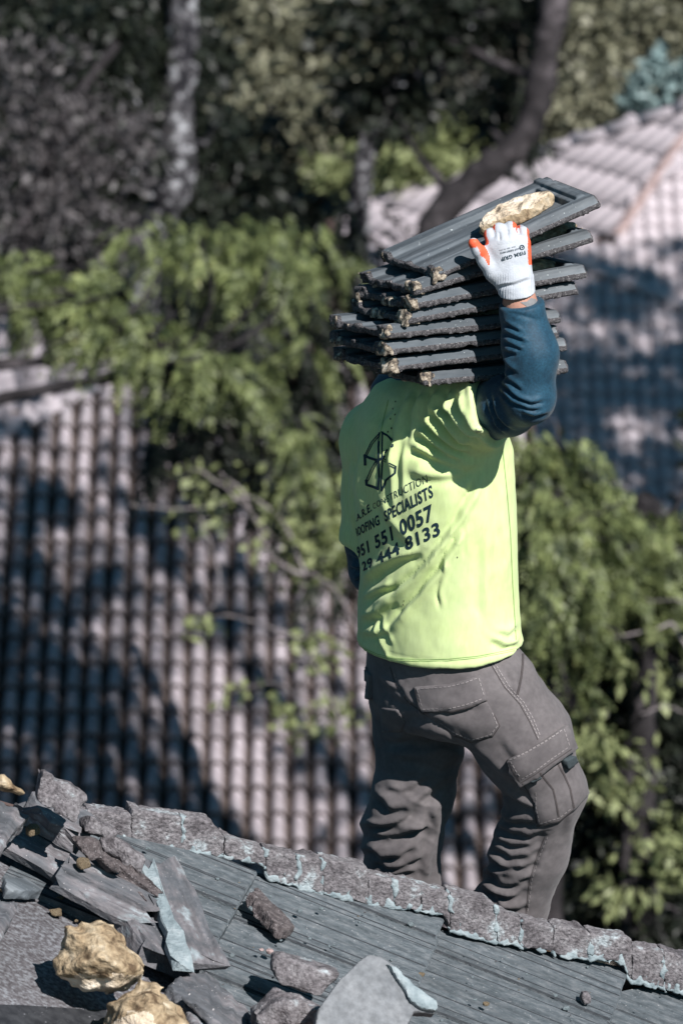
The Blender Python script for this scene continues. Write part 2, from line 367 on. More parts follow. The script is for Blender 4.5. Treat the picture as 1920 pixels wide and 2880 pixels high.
# ------------------------------------------------------------------ ground
def ground_z(y):
    return float(np.interp(y, [-400, 15, 44, 260, 800, 3000], [0, 0, -14, -14, 70, 160]))
ys = [-400, -100, 0, 8, 15, 20, 26, 32, 38, 44, 60, 90, 130, 180, 260, 400, 600, 800, 1500, 3000]
xs = list(np.linspace(-1500, 1500, 31))
gv = [(x, y, ground_z(y)) for y in ys for x in xs]
gf = [(j * 31 + i, j * 31 + i + 1, (j + 1) * 31 + i + 1, (j + 1) * 31 + i) for j in range(len(ys) - 1) for i in range(30)]
g = put('ground', mesh('ground', gv, gf), M['ground']); g['kind'] = 'structure'

# ------------------------------------------------------------------ the near roof: hip, tiles, felt, mortar bed
RC = unit((-0.17, -0.985, 0)); RD = unit((0.985, -0.17, -0.453)); RN = unit(np.cross(RC, RD))
if RN[2] < 0: RN = -RN
RO = atY(740, 2430, 11.80) - RN * 0.036
def roofp(px, py, h=0.036): return on_plane(px, py, RO + RN * h, RN)
def st(P): q = np.asarray(P) - RO; return float(q @ RD), float(q @ RC)
s1, t1 = st(roofp(1255, 2588)); s2, t2 = st(roofp(1757, 2735))
RP0 = RO + RN * 0.036
HK = -(t1 + t2) / (s1 + s2)                                  # hip: t = -HK * s
EXPO = s2 / 2
def RST(s, t, h=0.0): return RO + RD * s + RC * t + RN * h
house = thing('roofed_house', 'near house with stripped grey tiled hip roof at the bottom', 'house', (RO[0], RO[1] + 0.2, 0.0))
rng = np.random.default_rng(3)

def felt_sheet(name, pts, h, mt, thick=0.012):
    P = [roofp(x, y, h) for x, y in pts]; Q = [p - RN * thick for p in P]; n = len(P)
    V = np.array(P + Q); F = [tuple(range(n)), tuple(range(2 * n - 1, n - 1, -1))] + [(i, i + n, (i + 1) % n + n, (i + 1) % n) for i in range(n)]
    nn = np.cross(P[1] - P[0], P[2] - P[1])
    if nn @ RN < 0: F = [f[::-1] for f in F]
    return build(name, V, F, mt, house, smooth=False)
# boards of the deck under everything, cut along the hip
sA, sB, tB = -2.2, 2.0, 3.2
dk = [RST(sA, -HK * sA, -0.02), RST(sB, -HK * sB, -0.02), RST(sB, tB, -0.02), RST(sA, tB, -0.02)]
V = np.array(dk + [p - RN * 0.12 for p in dk])
build('roof_deck', V, [(3, 2, 1, 0), (4, 5, 6, 7), (0, 1, 5, 4), (1, 2, 6, 5), (2, 3, 7, 6), (3, 0, 4, 7)], M['roofbed'], house, False)
felt_sheet('underlayment', [(-260, 2230), (420, 2345), (700, 2560), (640, 2960), (-260, 2960)], 0.0, M['felt'])
felt_sheet('underlayment', [(-260, 2822), (60, 2826), (180, 2834), (300, 2842), (330, 2960), (-260, 2960)], 0.006, M['feltdark'], 0.004)

TW = 0.33
def roof_tile(i, t0, keep=None):
    """one concrete tile: grooved top, square butt; cut by the hip where it meets it"""
    sE = EXPO * i; sS = sE - EXPO - 0.05; cols = []
    ts = [0.004]; gv_ = np.sort(rng.uniform(0.03, TW - 0.03, 5))
    gw = rng.uniform(.0022, .0042, 5)
    for g_, w_ in zip(gv_, gw): ts += [g_ - w_, g_, g_ + w_]
    ts += [TW - 0.018, TW - 0.012, TW - 0.005]
    ts = sorted(ts); V = []; isg = []; tm = []
    tilt = rng.normal(0, 0.002); jut = rng.normal(0, 0.004)
    for j, t in enumerate(ts):
        a = max(sS, -(t0 + t) / HK - 0.02)
        e = sE + jut + rng.normal(0, 0.0012)
        if a > e - 0.01: continue
        isg.append(any(abs(t - g_) < 1e-9 for g_ in gv_) or abs(t - (TW - 0.012)) < 1e-9)
        dz = -0.0045 if any(abs(t - g_) < 1e-9 for g_ in gv_) else 0.0
        if abs(t - (TW - 0.012)) < 1e-9: dz = -0.009
        def zz(s): return 0.004 + 0.040 * (s - sS) / (sE - sS) + tilt * (t / TW - .5) * 2 + dz
        V.append([(a - sE, t, zz(a)), (e - sE - 0.004, t, zz(e)), (e - sE, t, zz(e) - 0.004), (e - sE, t, zz(e) - 0.034), (a - sE, t, zz(a) - 0.02)])
    n = len(V)
    if n < 2: return
    F = []
    for k in range(n - 1):
        a, b = k * 5, k * 5 + 5
        F += [(a + q, a + q + 1, b + q + 1, b + q) for q in range(4)] + [(a + 4, a, b, b + 4)]
        tm += [1 if (isg[k] or isg[k + 1]) else 0, 0, 0, 0, 0]
    F += [(0, 4, 3, 2, 1), tuple((n - 1) * 5 + q for q in range(5))]
    Vv = np.array(V).reshape(-1, 3)
    Mx = frame(RST(sE, t0), RD, RC, RN)
    Vw = Vv
    # faces must look outwards along +z
    p0, p1, p2 = Vw[F[0][0]], Vw[F[0][1]], Vw[F[0][2]]
    if np.cross(p1 - p0, p2 - p1)[2] * np.dot(np.cross(RD, RC), RN) < 0: F = [f[::-1] for f in F]
    me = mesh('roof_tile', Vv, F, False); me.materials.append(M['slate']); me.materials.append(M['groove'])
    me.polygons.foreach_set('material_index', np.array(tm + [0, 0], np.int32)); put('roof_tile', me, None, house, Mx)
for i in range(0, 5):
    off = -HK * EXPO * i - 0.01 + (0.0 if i % 2 == 0 else -TW * 0.52)
    k0 = -1
    for k in range(k0, 9):
        t0 = off + k * TW
        if i == 0 and t0 > 0.62: continue
        pc = proj(RST(EXPO * i - EXPO * .5, t0 + TW / 2)); 
        if pc[0] > 2150 or pc[1] > 3050: continue
        roof_tile(i, t0)

# mortar bed left along the hip
HX = unit(RST(1, -HK) - RST(0, 0)); HN = unit(np.cross(HX, (0, 0, 1)));
if HN[1] > 0: HN = -HN
HZ = np.cross(HN, HX) if np.cross(HN, HX)[2] > 0 else np.cross(HX, HN)
def hip2(px, py):
    q = on_plane(px, py, RP0 + HN * 0.02, HN) - RP0; return float(q @ HX), float(q @ HZ)
TOP = [(90, 2245), (245, 2262), (300, 2268), (340, 2275), (366, 2280), (370, 2260), (500, 2281), (590, 2294), (612, 2320), (640, 2345), (700, 2362), (742, 2374), (760, 2376), (880, 2398), (960, 2412), (1028, 2422), (1034, 2444),
       (1090, 2458), (1150, 2466), (1200, 2484), (1256, 2494), (1290, 2500), (1378, 2518), (1400, 2546), (1440, 2560), (1480, 2574), (1540, 2588), (1620, 2594), (1700, 2618), (1768, 2624), (1774, 2646), (1830, 2655), (1920, 2672), (2050, 2700)]
BOT = [(90, 2310), (245, 2345), (340, 2368), (510, 2392), (640, 2410), (738, 2424), (750, 2470), (900, 2508), (1020, 2538), (1250, 2570), (1258, 2612), (1385, 2646), (1480, 2662), (1600, 2688), (1754, 2702), (1760, 2752), (1920, 2790), (2050, 2820)]
def lerp(line, x): return float(np.interp(x, [p[0] for p in line], [p[1] for p in line]))
bed = thing('hip_mortar_bed', 'broken pinkish mortar bed running down the roof hip before the roofer', 'mortar bed', RST(0, 0))
def crisp(me, deg=35):
    me.set_sharp_from_angle(angle=R(deg)); return me
def slab(poly, z0, z1, amp, vox, seed, rnd=0.002, fr=40.0, facets=0, face=0.25, groove=0.0):
    """a broken piece: outline poly (x, y) between z0 and z1; chipped outline, flatter faces, facets knock corners off"""
    P = np.array(poly); m = amp * 2 + vox * 2; lo = np.r_[P.min(0) - m, z0 - m]; hi = np.r_[P.max(0) + m, z1 + m]
    rg_ = np.random.default_rng(seed); c = np.r_[P.mean(0), (z0 + z1) / 2]; ext = np.r_[(P.max(0) - P.min(0)) / 2, (z1 - z0) / 2]
    cuts = []
    for _ in range(facets):
        n = unit(rg_.normal(size=3)); cuts.append((n, float(np.abs(n * ext).sum() * rg_.uniform(.62, .9))))
    pc = np.linalg.svd(P - P.mean(0))[2][1]
    def f(X, Y, Z):
        n = fbm(X * fr, Y * fr, Z * fr, seed, 3)
        e = polysd(X, Y, poly) + amp * n; top = z1
        if groove:                                          # the moulded ridges of the tile run along the piece
            v = ((X - c[0]) * pc[0] + (Y - c[1]) * pc[1]) / .030 + seed * .37; q = v - np.floor(v); top = z1 - groove * np.clip(np.abs(q - .5) * 5 - .6, 0, 1) - groove * .5 * (np.floor(v) % 3 == 0)
        g_ = np.maximum(Z - top, z0 - Z) + amp * face * n
        d = smax(e, g_, rnd * 2 + 1e-4)
        for nn, h in cuts: d = np.maximum(d, (X - c[0]) * nn[0] + (Y - c[1]) * nn[1] + (Z - c[2]) * nn[2] - h + amp * .5 * n)
        return d
    return nets(f, lo, hi, vox)
xj = [92, 245, 368, 512, 628, 745, 836, 905, 1032, 1105, 1180, 1262, 1392, 1462, 1552, 1655, 1772, 1862, 1960, 2045]
for k in range(len(xj) - 1):
    a, b = xj[k] - .2, xj[k + 1] + .2
    X_ = sorted(set([a, b] + [p[0] for p in TOP if a < p[0] < b] + list(np.linspace(a, b, 5)[1:-1])))
    tp = [hip2(x, lerp(TOP, x) + 13 + rng.uniform(-4, 4)) for x in X_]; bt = [hip2(x, lerp(BOT, x) + rng.uniform(-4, 3)) for x in X_]
    V, F = slab(bt + tp[::-1], -0.05, 0.010, 0.0026, 0.0046, 40 + k, 0.001, 70, face=.6)
    Mx = frame(RP0 + HN * 0.02, HX, HZ, HN)
    flip = np.dot(np.cross(HX, HZ), HN) < 0
    o = put('mortar_block', crisp(mesh('mortar_block', V, F[:, ::-1] if flip else F), 38), M['stone'], bed, Mx)
    # pale mortar left along the lower edge and in the joint
    ns_ = max(5, int((b - a) / 7))
    lo_ = [hip2(x, lerp(BOT, x) + rng.uniform(2, 8)) for x in np.linspace(a - 3, b + 3, ns_)]
    hi_ = [hip2(x, lerp(BOT, x) - 2 - 30 * rng.uniform(0, 1)**2.6) for x in np.linspace(a - 3, b + 3, ns_)]
    V, F = slab(lo_ + hi_[::-1], 0.0, 0.0118, 0.005, 0.0042, 80 + k, 0.002, 70, face=.5)
    put('mortar_smear', mesh('mortar_smear', V, F[:, ::-1] if flip else F), M['render'], bed, Mx)
    if k % 2 == 0 or k in (5, 11, 16):
        yt, yb = lerp(TOP, b - 4) + 12, lerp(BOT, a + 6)
        q = [(b - 5, yt), (b + 5, yt + 3), (b + 7, (yt + yb) / 2), (b + 5, yb), (b - 9, yb), (b - 4, (yt + yb) / 2)]
        V, F = slab([hip2(*p) for p in q], -0.01, 0.0112, 0.006, 0.0042, 120 + k, 0.002, 70, face=.5)
        put('mortar_smear', mesh('mortar_smear', V, F[:, ::-1] if flip else F), M['render'], bed, Mx)

# the far side of the hip, where the roofer stands, and the walls below
SOLE_L, SOLE_R = W(1112, 2800, 0.17), W(1385, 2815, 0.10)
gy = -0.46
gx = (SOLE_R[2] - SOLE_L[2] - gy * (SOLE_R[1] - SOLE_L[1])) / (SOLE_R[0] - SOLE_L[0])
def deck_z(x, y): return SOLE_R[2] + gx * (x - SOLE_R[0]) + gy * (y - SOLE_R[1])
hb = lambda s, o: (RST(s, -HK * s) - HN * o)
P = []
for s in (-1.6, 1.7):
    a = hb(s, 0.12); P += [(a[0], a[1], deck_z(a[0], a[1])), (a[0], a[1] + 3.0, deck_z(a[0], a[1] + 3.0))]
V = np.array(P + [(x, y, z - 0.12) for x, y, z in P])
build('rear_roof_slope', V, [(0, 2, 3, 1), (4, 5, 7, 6), (0, 1, 5, 4), (2, 6, 7, 3), (0, 4, 6, 2), (1, 3, 7, 5)], M['felt'], house, False)
P = []
for s in (-1.6, 1.7):
    a, b = hb(s, 0.005), hb(s, 0.115)
    P += [a - [0, 0, .03], b - [0, 0, .03], (b[0], b[1], deck_z(*b[:2]) - 0.1), (a[0], a[1], deck_z(*a[:2]) - 0.1)]
V = np.array(P)
build('hip_board', V, [(0, 1, 2, 3), (4, 7, 6, 5), (0, 4, 5, 1), (1, 5, 6, 2), (2, 6, 7, 3), (3, 7, 4, 0)], M['roofbed'], house, False)
wl = [(-1.7, 10.3), (1.9, 9.7), (2.2, 13.0), (-1.4, 13.6)]
V = np.array([(x, y, z) for z in (0.0, 2.7) for x, y in wl])
build('wall', V, [(0, 1, 5, 4), (1, 2, 6, 5), (2, 3, 7, 6), (3, 0, 4, 7), (4, 5, 6, 7)], M['stucco'], house, False)

# ------------------------------------------------------------------ the houses beyond: barrel tiled roofs
def barrel_mesh(pitch, length, rise, pan, lift=0.05):
    """one barrel tile with its channel: pink shell, end face under the lip painted dark as a shaded hollow"""
    r = pitch * 0.335; pr = []
    for k in range(8):
        a = math.pi * (1 - k / 7); pr.append((r * math.cos(a), rise * math.sin(a)))
    pr += [(r + (pitch - 2 * r) * 0.5, -pan), (pitch - r, 0.0)]
    V, n = [], len(pr)
    for s, k_, dz in ((-length, 0.86, 0.0), (0, 1.0, lift), (0, 0.86, lift - 0.004), (-0.02, 0.84, -0.02)):
        V += [(s, x * (k_ if x < r * 1.01 else 1), z * k_ + dz) for x, z in pr]
    F, T = [], []
    for q in range(3):
        F += [(q * n + i, q * n + i + 1, (q + 1) * n + i + 1, (q + 1) * n + i) for i in range(n - 1)]; T += [1 if (q == 2 or (i >= 7 and pan > .02)) else 0 for i in range(n - 1)]  # dark faces: painted shade of the hollow end, and the dirty channel
    return np.array(V), F, T
def inpoly(p, poly):
    x, y = p; r = False
    for i in range(len(poly)):
        (x1, y1), (x2, y2) = poly[i], poly[i - 1]
        if (y1 > y) != (y2 > y) and x < (x2 - x1) * (y - y1) / (y2 - y1) + x1: r = not r
    return r
def tile_plane(parent, O, d, c, pitch, expo, rise, poly, budget, prefer, mt, seed, pan=0.03, lift=0.05):
    """a roof plane of barrel tiles; the ones that show largest are parts, the rest one part"""
    d, c = unit(d), unit(c); n = unit(np.cross(c, d))
    if n[2] < 0: n = -n
    V, F, T = barrel_mesh(pitch, expo * 1.14, rise, pan, lift)
    if np.dot(np.cross(d, c), n) < 0: F = [f[::-1] for f in F]
    F = [f[::-1] for f in F] if np.dot(np.cross(d, c), n) * 1 > 0 else F
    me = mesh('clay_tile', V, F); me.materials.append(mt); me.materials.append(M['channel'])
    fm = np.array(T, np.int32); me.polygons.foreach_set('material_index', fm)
    rg = np.random.default_rng(seed); cells = []
    Q = [on_plane(x, y, O, n) - O for x, y in poly]
    s0, s1_ = min(q @ d for q in Q), max(q @ d for q in Q); c0, c1 = min(q @ c for q in Q), max(q @ c for q in Q)
    for i in range(int(s0 / expo) - 1, int(s1_ / expo) + 2):
        for j in range(int(c0 / pitch) - 1, int(c1 / pitch) + 2):
            p = O + d * (i * expo) + c * (j * pitch)
            px = proj(p)
            if inpoly(px, poly): cells.append((0 if prefer(*px) else 1, -px[1], p))
    cells.sort(key=lambda q: q[:2]); rest = []
    for k, (_, _, p) in enumerate(cells):
        ang = rg.normal(0, 0.012); cc = c * math.cos(ang) + d * math.sin(ang); dd = d * math.cos(ang) - c * math.sin(ang)
        p = p + d * rg.normal(0, 0.012) + n * abs(rg.normal(0, 0.006))
        if k < budget: put('clay_tile', me, None, parent, frame(p, dd, cc, n))
        else: rest.append(p + V[:, :1] * dd + V[:, 1:2] * cc + V[:, 2:3] * n)
    if rest:
        Fa = []; nv = len(V)
        for k in range(len(rest)): Fa += [tuple(i + k * nv for i in f) for f in F]
        o = build('clay_tiling', np.concatenate(rest), np.array(Fa), mt, parent); o['kind'] = 'stuff'
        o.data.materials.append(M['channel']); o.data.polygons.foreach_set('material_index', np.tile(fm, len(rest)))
    # the bed under the tiles
    pts = [on_plane(x, y, O - n * 0.03, n) for x, y in poly]; nn = np.cross(pts[1] - pts[0], pts[2] - pts[1])
    k = len(pts); bot = [p - n * 0.15 for p in pts]
    build('roof_bed', np.array(pts + bot), [tuple(range(k)), tuple(range(2 * k - 1, k - 1, -1))] + [(i, i + k, (i + 1) % k + k, (i + 1) % k) for i in range(k)], M['roofbed'], parent, False)
    return n
def cap_row(parent, A, B, length, rad, name='hip_cap', mt=None):
    A, B = np.array(A), np.array(B); L = np.linalg.norm(B - A); d = (B - A) / L; sd = unit(np.cross(d, (0, 0, 1))); n = np.cross(sd, d)
    if n[2] < 0: n = -n; 
    V, F = [], []; N = 8
    for s, k_, dz in ((-0.05, 0.82, 0.0), (length, 1.0, 0.03), (length, 0.9, 0.0)):
        V += [(s, rad * k_ * math.cos(math.pi * q / N), rad * 0.8 * k_ * math.sin(math.pi * q / N) + dz) for q in range(N + 1)]
    m_ = N + 1
    for r_ in range(2): F += [(r_ * m_ + i, r_ * m_ + i + 1, (r_ + 1) * m_ + i + 1, (r_ + 1) * m_ + i) for i in range(N)]
    me = mesh(name, V, F); me.materials.append(mt or M['claycap'])
    for k in range(int(L / length)):
        put(name, me, None, parent, frame(A + d * k * length, d, sd, n))
def walls(parent, x0, x1, y0, y1, z0, z1, nwin):
    V = np.array([(x, y, z) for z in (z0, z1) for x, y in ((x0, y0), (x1, y0), (x1, y1), (x0, y1))])
    build('wall', V, [(0, 1, 5, 4), (1, 2, 6, 5), (2, 3, 7, 6), (3, 0, 4, 7), (4, 5, 6, 7)], M['stucco'], parent, False)

tanb = math.tan(R(29))
HA_O = at(560, 1750, 62.0)
houseA = thing('barrel_tiled_house', 'house with sun dappled pink barrel tile roof behind the roofer', 'house', (HA_O[0], HA_O[1] + 2, -14.0))
polyA = [(-900, 1715), (20, 1215), (330, 1055), (520, 1000), (760, 960), (1500, 960), (1500, 2760), (-900, 2760)]
nA = tile_plane(houseA, HA_O, (0, -1, -tanb), (1, 0, 0), 0.224, 0.37, 0.11, polyA, 300, lambda x, y: 0 <= x < 1040 and 1000 < y < 2420 and not (430 < x and y < 1250), M['clay'], 5, pan=0.05, lift=0.085)
# plane that falls away to the left, above the hip
hipA0, hipA1 = on_plane(350, 1048, HA_O, nA), on_plane(-900, 1710, HA_O, nA)
hv = unit(hipA1 - hipA0)
dl = unit((-0.90, -0.10, -0.36))
nl = unit(np.cross(hv, dl)); nl = nl if nl[2] > 0 else -nl
cl = unit(np.cross(nl, dl))
tile_plane(houseA, hipA0 + nl * 0.0, dl, cl, 0.224, 0.42, 0.075, [(-900, 1705), (10, 1212), (335, 1045), (300, 960), (240, 900), (-180, 860), (-900, 1000)], 90, lambda x, y: x > -30, M['clay'], 6)
cap_row(houseA, hipA0 + nA * .02, hipA1 + nA * .02, 0.42, 0.16)
ra, rb = on_plane(350, 1045, HA_O, nA), on_plane(1500, 955, HA_O, nA)
walls(houseA, HA_O[0] - 5.5, HA_O[0] + 5, HA_O[1] - 2.0, HA_O[1] + 3.5, -14.0, at(560, 2740, 62)[2] - 0.6, 3)

HB_O = at(1780, 600, 84.0)
houseB = thing('gabled_barrel_house', 'farther house with pale pink tile roof rising to the right edge', 'house', (HB_O[0], HB_O[1] + 2, -14.0))
nB0 = unit((0, -tanb, 1)); 
dLP = unit((-0.8, -0.6, -0.53)); cLP = unit((0.6, -0.8, 0)); nLP = unit(np.cross(dLP, cLP)); nLP = nLP if nLP[2] > 0 else -nLP
hb_dir = unit(np.cross(nB0, nLP)); hb_dir = hb_dir if hb_dir[2] > 0 else -hb_dir
top_h, bot_h = proj(HB_O + hb_dir * 1.9), proj(HB_O - hb_dir * 0.75)
polyB = [tuple(bot_h), tuple(top_h), (2060, 300), (2060, 1560), (1330, 1560), (1330, 830), (1560, 760)]
nB = tile_plane(houseB, HB_O, (0, -1, -tanb), (1, 0, 0), 0.224, 0.36, 0.06, polyB, 300, lambda x, y: 1440 < x < 1925 and y < 1420, M['claycap'], 8, pan=0.015, lift=0.03)
polyL = [tuple(top_h), tuple(bot_h), (1560, 760), (1250, 800), (900, 720), (880, 640), (1010, 585), (1200, 540), (1400, 478), (1500, 440), (1920, 312), (2000, 290)]
tile_plane(houseB, HB_O, dLP, cLP, 0.30, 0.62, 0.035, polyL, 120, lambda x, y: x > 1300, M['claycap'], 9, pan=0.01, lift=0.03)
cap_row(houseB, HB_O + hb_dir * 1.9 + nB * .02, HB_O - hb_dir * 0.75 + nB * .02, 0.42, 0.10, mt=M['redline'])
pa, pb = on_plane(1600, 735, HB_O, nB), on_plane(2000, 900, HB_O, nB)
cap_row(houseB, pa + nB * .03, pb + nB * .03, 0.42, 0.15)
pa, pb = on_plane(2000, 288, HB_O, nLP), on_plane(1400, 478, HB_O, nLP)
cap_row(houseB, pa + nLP * .02, pb + nLP * .02, 0.55, 0.17)
walls(houseB, HB_O[0] - 3, HB_O[0] + 3, HB_O[1] - 3.2, HB_O[1] + 3, -14.0, at(1780, 1560, 80)[2] - 0.4, 2)

# ------------------------------------------------------------------ trees and shrubs
def tube(pts, rad, sides=8):
    P = [np.array(p, float) for p in pts]; V, F = [], []
    for i, p in enumerate(P):
        t = unit(P[min(i + 1, len(P) - 1)] - P[max(i - 1, 0)]); a = unit(np.cross(t, (0.3, 1, 0.1))); b = np.cross(t, a)
        V += [p + rad[i] * (a * math.cos(2 * math.pi * k / sides) + b * math.sin(2 * math.pi * k / sides)) for k in range(sides)]
    for i in range(len(P) - 1):
        F += [(i * sides + k, i * sides + (k + 1) % sides, (i + 1) * sides + (k + 1) % sides, (i + 1) * sides + k) for k in range(sides)]
    return V, F
def spline(pts, n=5):
    P = [np.array(p, float) for p in pts]; out = []
    for i in range(len(P) - 1):
        a, b, c, d = P[max(i - 1, 0)], P[i], P[i + 1], P[min(i + 2, len(P) - 1)]
        for k in range(n):
            t = k / n
            out.append(0.5 * (2 * b + (c - a) * t + (2 * a - 5 * b + 4 * c - d) * t * t + (3 * b - a - 3 * c + d) * t**3))
    return out + [P[-1]]
def limb(V, F, pts, r0, r1, rg=None, sides=8, wob=0.0):
    P = spline(pts, 5); n = len(P); rad = [r0 + (r1 - r0) * k / (n - 1) for k in range(n)]
    if rg is not None and wob:
        P = [p + rg.normal(0, wob, 3) for p in P]; rad = [r * (1 + rg.normal(0, 0.10)) for r in rad]
    v, f = tube(P, rad, sides); o = len(V); V += v; F += [tuple(i + o for i in q) for q in f]
def leaf_mesh(C, size, asp, droop, rg, out=None):
    """kite shaped leaves at points C; droop 0..1 pulls their long axis to hang"""
    n = len(C); a = rg.normal(size=(n, 3))
    if out is not None: a = a * 0.8 + out * 0.9
    a[:, 2] -= droop * 2.2; a /= np.linalg.norm(a, axis=1)[:, None]
    b = np.cross(a, rg.normal(size=(n, 3))); b /= np.linalg.norm(b, axis=1)[:, None]
    L = size * rg.uniform(0.6, 1.35, n)[:, None]; Wd = L * asp * rg.uniform(0.7, 1.3, n)[:, None]
    V = np.stack([C, C + a * L * 0.5 + b * Wd * 0.5, C + a * L, C + a * L * 0.5 - b * Wd * 0.5], 1).reshape(-1, 3)
    return V, np.arange(4 * n).reshape(n, 4)
def tree(name, label, cat, base, blobs, leaf, mt, trunk=None, bark='barkdark', droop=0.0, asp=0.45, clump=0.16, dens=1.0, seed=0, twigs=True, group=None, radius=0.12, spray=0.0):
    """blobs: (px, py, depth, half width px, half height px, leaves)"""
    rg = np.random.default_rng(seed); base = np.array(base, float)
    t = thing(name, label, cat, base, group)
    V, F = [], []
    tops = [at(b[0], b[1], b[2]) for b in blobs]
    if trunk is None:
        m = np.mean(tops, 0); trunk = [base - [0, 0, .3], base * 0.5 + m * 0.5 + [0, 0, 0.0], m, m + [0, 0, 0.1]]
    limb(V, F, trunk, radius, radius * (0.75 if len(trunk) > 5 else 0.45), rg, 10, radius * 0.06)
    TP = spline(trunk, 6)
    if twigs:
        for q in tops:
            k = min(TP, key=lambda p: np.linalg.norm(p - q + [0, 0, 0.5])); mid = (k + q) / 2 + rg.normal(0, 0.12, 3)
            limb(V, F, [k, mid, q], radius * 0.35, 0.015, rg, 6, 0.01)
            for _ in range(3):
                e = q + rg.normal(0, 0.45, 3); limb(V, F, [mid * .4 + q * .6, (q + e) / 2, e], radius * 0.14, 0.008, rg, 5, 0.01)
    build('trunk', V, F, M[bark], t)
    Cs, Os = [], []
    for px, py, z, hw, hh, n in blobs:
        c = at(px, py, z); s = z / FPX; rx, rz = hw * s, hh * s / 0.96; ry = min(rx, rz) * 0.9 + 0.1
        n = int(n * dens); nc = max(6, n // 34)
        u = rg.normal(size=(nc, 3)); u /= np.linalg.norm(u, axis=1)[:, None]; u *= rg.uniform(0.25, 1, (nc, 1))**0.45
        cc = c + u * [rx, ry, rz]; cc[:, 2] -= np.abs(u[:, 0]) * droop * 0.1
        k = rg.integers(0, nc, n); p = cc[k] + rg.normal(0, clump, (n, 3)) * [1, 1, 0.7]
        Cs.append(p); Os.append(u[k])
    if spray:                                              # feathery sprays: leaves in two rows along hanging twigs
        C, U = np.concatenate(Cs), np.concatenate(Os); per = 22; C, U = C[::14], U[::14]; m = len(C)
        d = U * [1, 1, .35] + rg.normal(0, .35, (m, 3)); d[:, 2] -= droop * 1.1; d /= np.linalg.norm(d, axis=1)[:, None]
        up = np.array([0, 0, 1.0]) + rg.normal(0, .45, (m, 3)); sd = np.cross(d, up); sd /= np.linalg.norm(sd, axis=1)[:, None]
        Ls = spray * rg.uniform(.55, 1.3, m); vs_ = []
        for q in range(per):
            tt = (q // 2 + .5) / (per / 2); sg = 1 if q % 2 else -1
            p = C + d * (Ls * tt)[:, None] - np.array([0, 0, 1]) * (Ls * tt**2 * .35)[:, None]
            ax = d * .75 + sd * sg * .75 - np.array([0, 0, .25]) + rg.normal(0, .18, (m, 3)); ax /= np.linalg.norm(ax, axis=1)[:, None]
            nn = np.cross(sd, d) + rg.normal(0, .5, (m, 3)); wd = np.cross(ax, nn); wd /= np.linalg.norm(wd, axis=1)[:, None]
            l = (Ls * .25 * (1.2 - .7 * tt))[:, None]; w2 = l * asp * .5
            vs_.append(np.stack([p, p + ax * l * .45 + wd * w2, p + ax * l, p + ax * l * .45 - wd * w2], 1))
        V = np.concatenate(vs_).reshape(-1, 3); F = np.arange(len(V)).reshape(-1, 4)
    else: V, F = leaf_mesh(np.concatenate(Cs), leaf, asp, droop, rg, np.concatenate(Os))
    o = build('crown', V, F, M[mt], t, smooth=False)
    return t
def gbase(px, py, z, dx=0, dy=0):
    p = at(px, py, z); return (p[0] + dx, p[1] + dy, ground_z(p[1] + dy))

# conifer reaching over the roof from the left
tree('spruce_tree', 'sunlit spruce whose drooping bough crosses the roof at the left', 'tree', gbase(-160, 900, 50), [
    (10, 770, 50, 140, 55, 1054), (160, 800, 50, 140, 55, 1178), (280, 850, 49.8, 120, 55, 1178), (385, 905, 49.6, 110, 50, 1054), (480, 955, 49.5, 95, 45, 806), (570, 1005, 49.4, 80, 40, 558),
    (100, 730, 50.4, 190, 30, 558), (645, 1045, 49.3, 55, 35, 248)],
    0.16, 'leaf_spruce', trunk=[gbase(-160, 900, 50), at(-160, 1400, 50), at(-150, 800, 50), at(-150, 300, 50)], droop=0.9, asp=0.34, clump=0.05, seed=11, spray=0.42, radius=0.2)
tree('spruce_tree', 'hanging spruce bough between the left roof and the tile stack', 'tree', gbase(1130, 1100, 54.5), [
    (430, 650, 53, 110, 40, 360), (540, 680, 52.8, 130, 45, 600), (680, 705, 52.6, 140, 50, 780), (810, 720, 52.6, 120, 50, 660), (920, 740, 53, 80, 55, 360), (620, 640, 53.4, 130, 50, 420), (790, 650, 53.4, 120, 50, 420),
    (820, 1180, 52.8, 70, 60, 240), (870, 1270, 52.8, 80, 80, 360), (930, 1380, 52.8, 80, 110, 420), (960, 1560, 53, 60, 120, 300), (900, 950, 52.8, 70, 60, 210), (730, 980, 52.8, 60, 60, 150)],
    0.17, 'leaf_spruce', trunk=[gbase(1130, 1200, 54.5), at(1130, 1900, 54.5), at(1120, 1200, 54.5), at(1110, 850, 54.5)], droop=0.9, asp=0.34, clump=0.085, seed=12, spray=0.42, radius=0.16, twigs=False)
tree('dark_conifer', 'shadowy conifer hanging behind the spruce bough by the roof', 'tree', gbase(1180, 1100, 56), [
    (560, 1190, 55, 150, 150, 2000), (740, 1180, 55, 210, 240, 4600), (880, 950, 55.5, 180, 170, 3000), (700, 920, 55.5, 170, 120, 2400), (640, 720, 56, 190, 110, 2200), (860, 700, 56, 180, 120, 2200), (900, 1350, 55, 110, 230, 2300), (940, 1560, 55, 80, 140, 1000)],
    0.16, 'leaf_dark', trunk=[gbase(1180, 1200, 56), at(1180, 1900, 56), at(1170, 1200, 56), at(1150, 850, 56)], droop=0.7, asp=0.4, clump=0.14, seed=13, spray=0.42, radius=0.14, twigs=False)
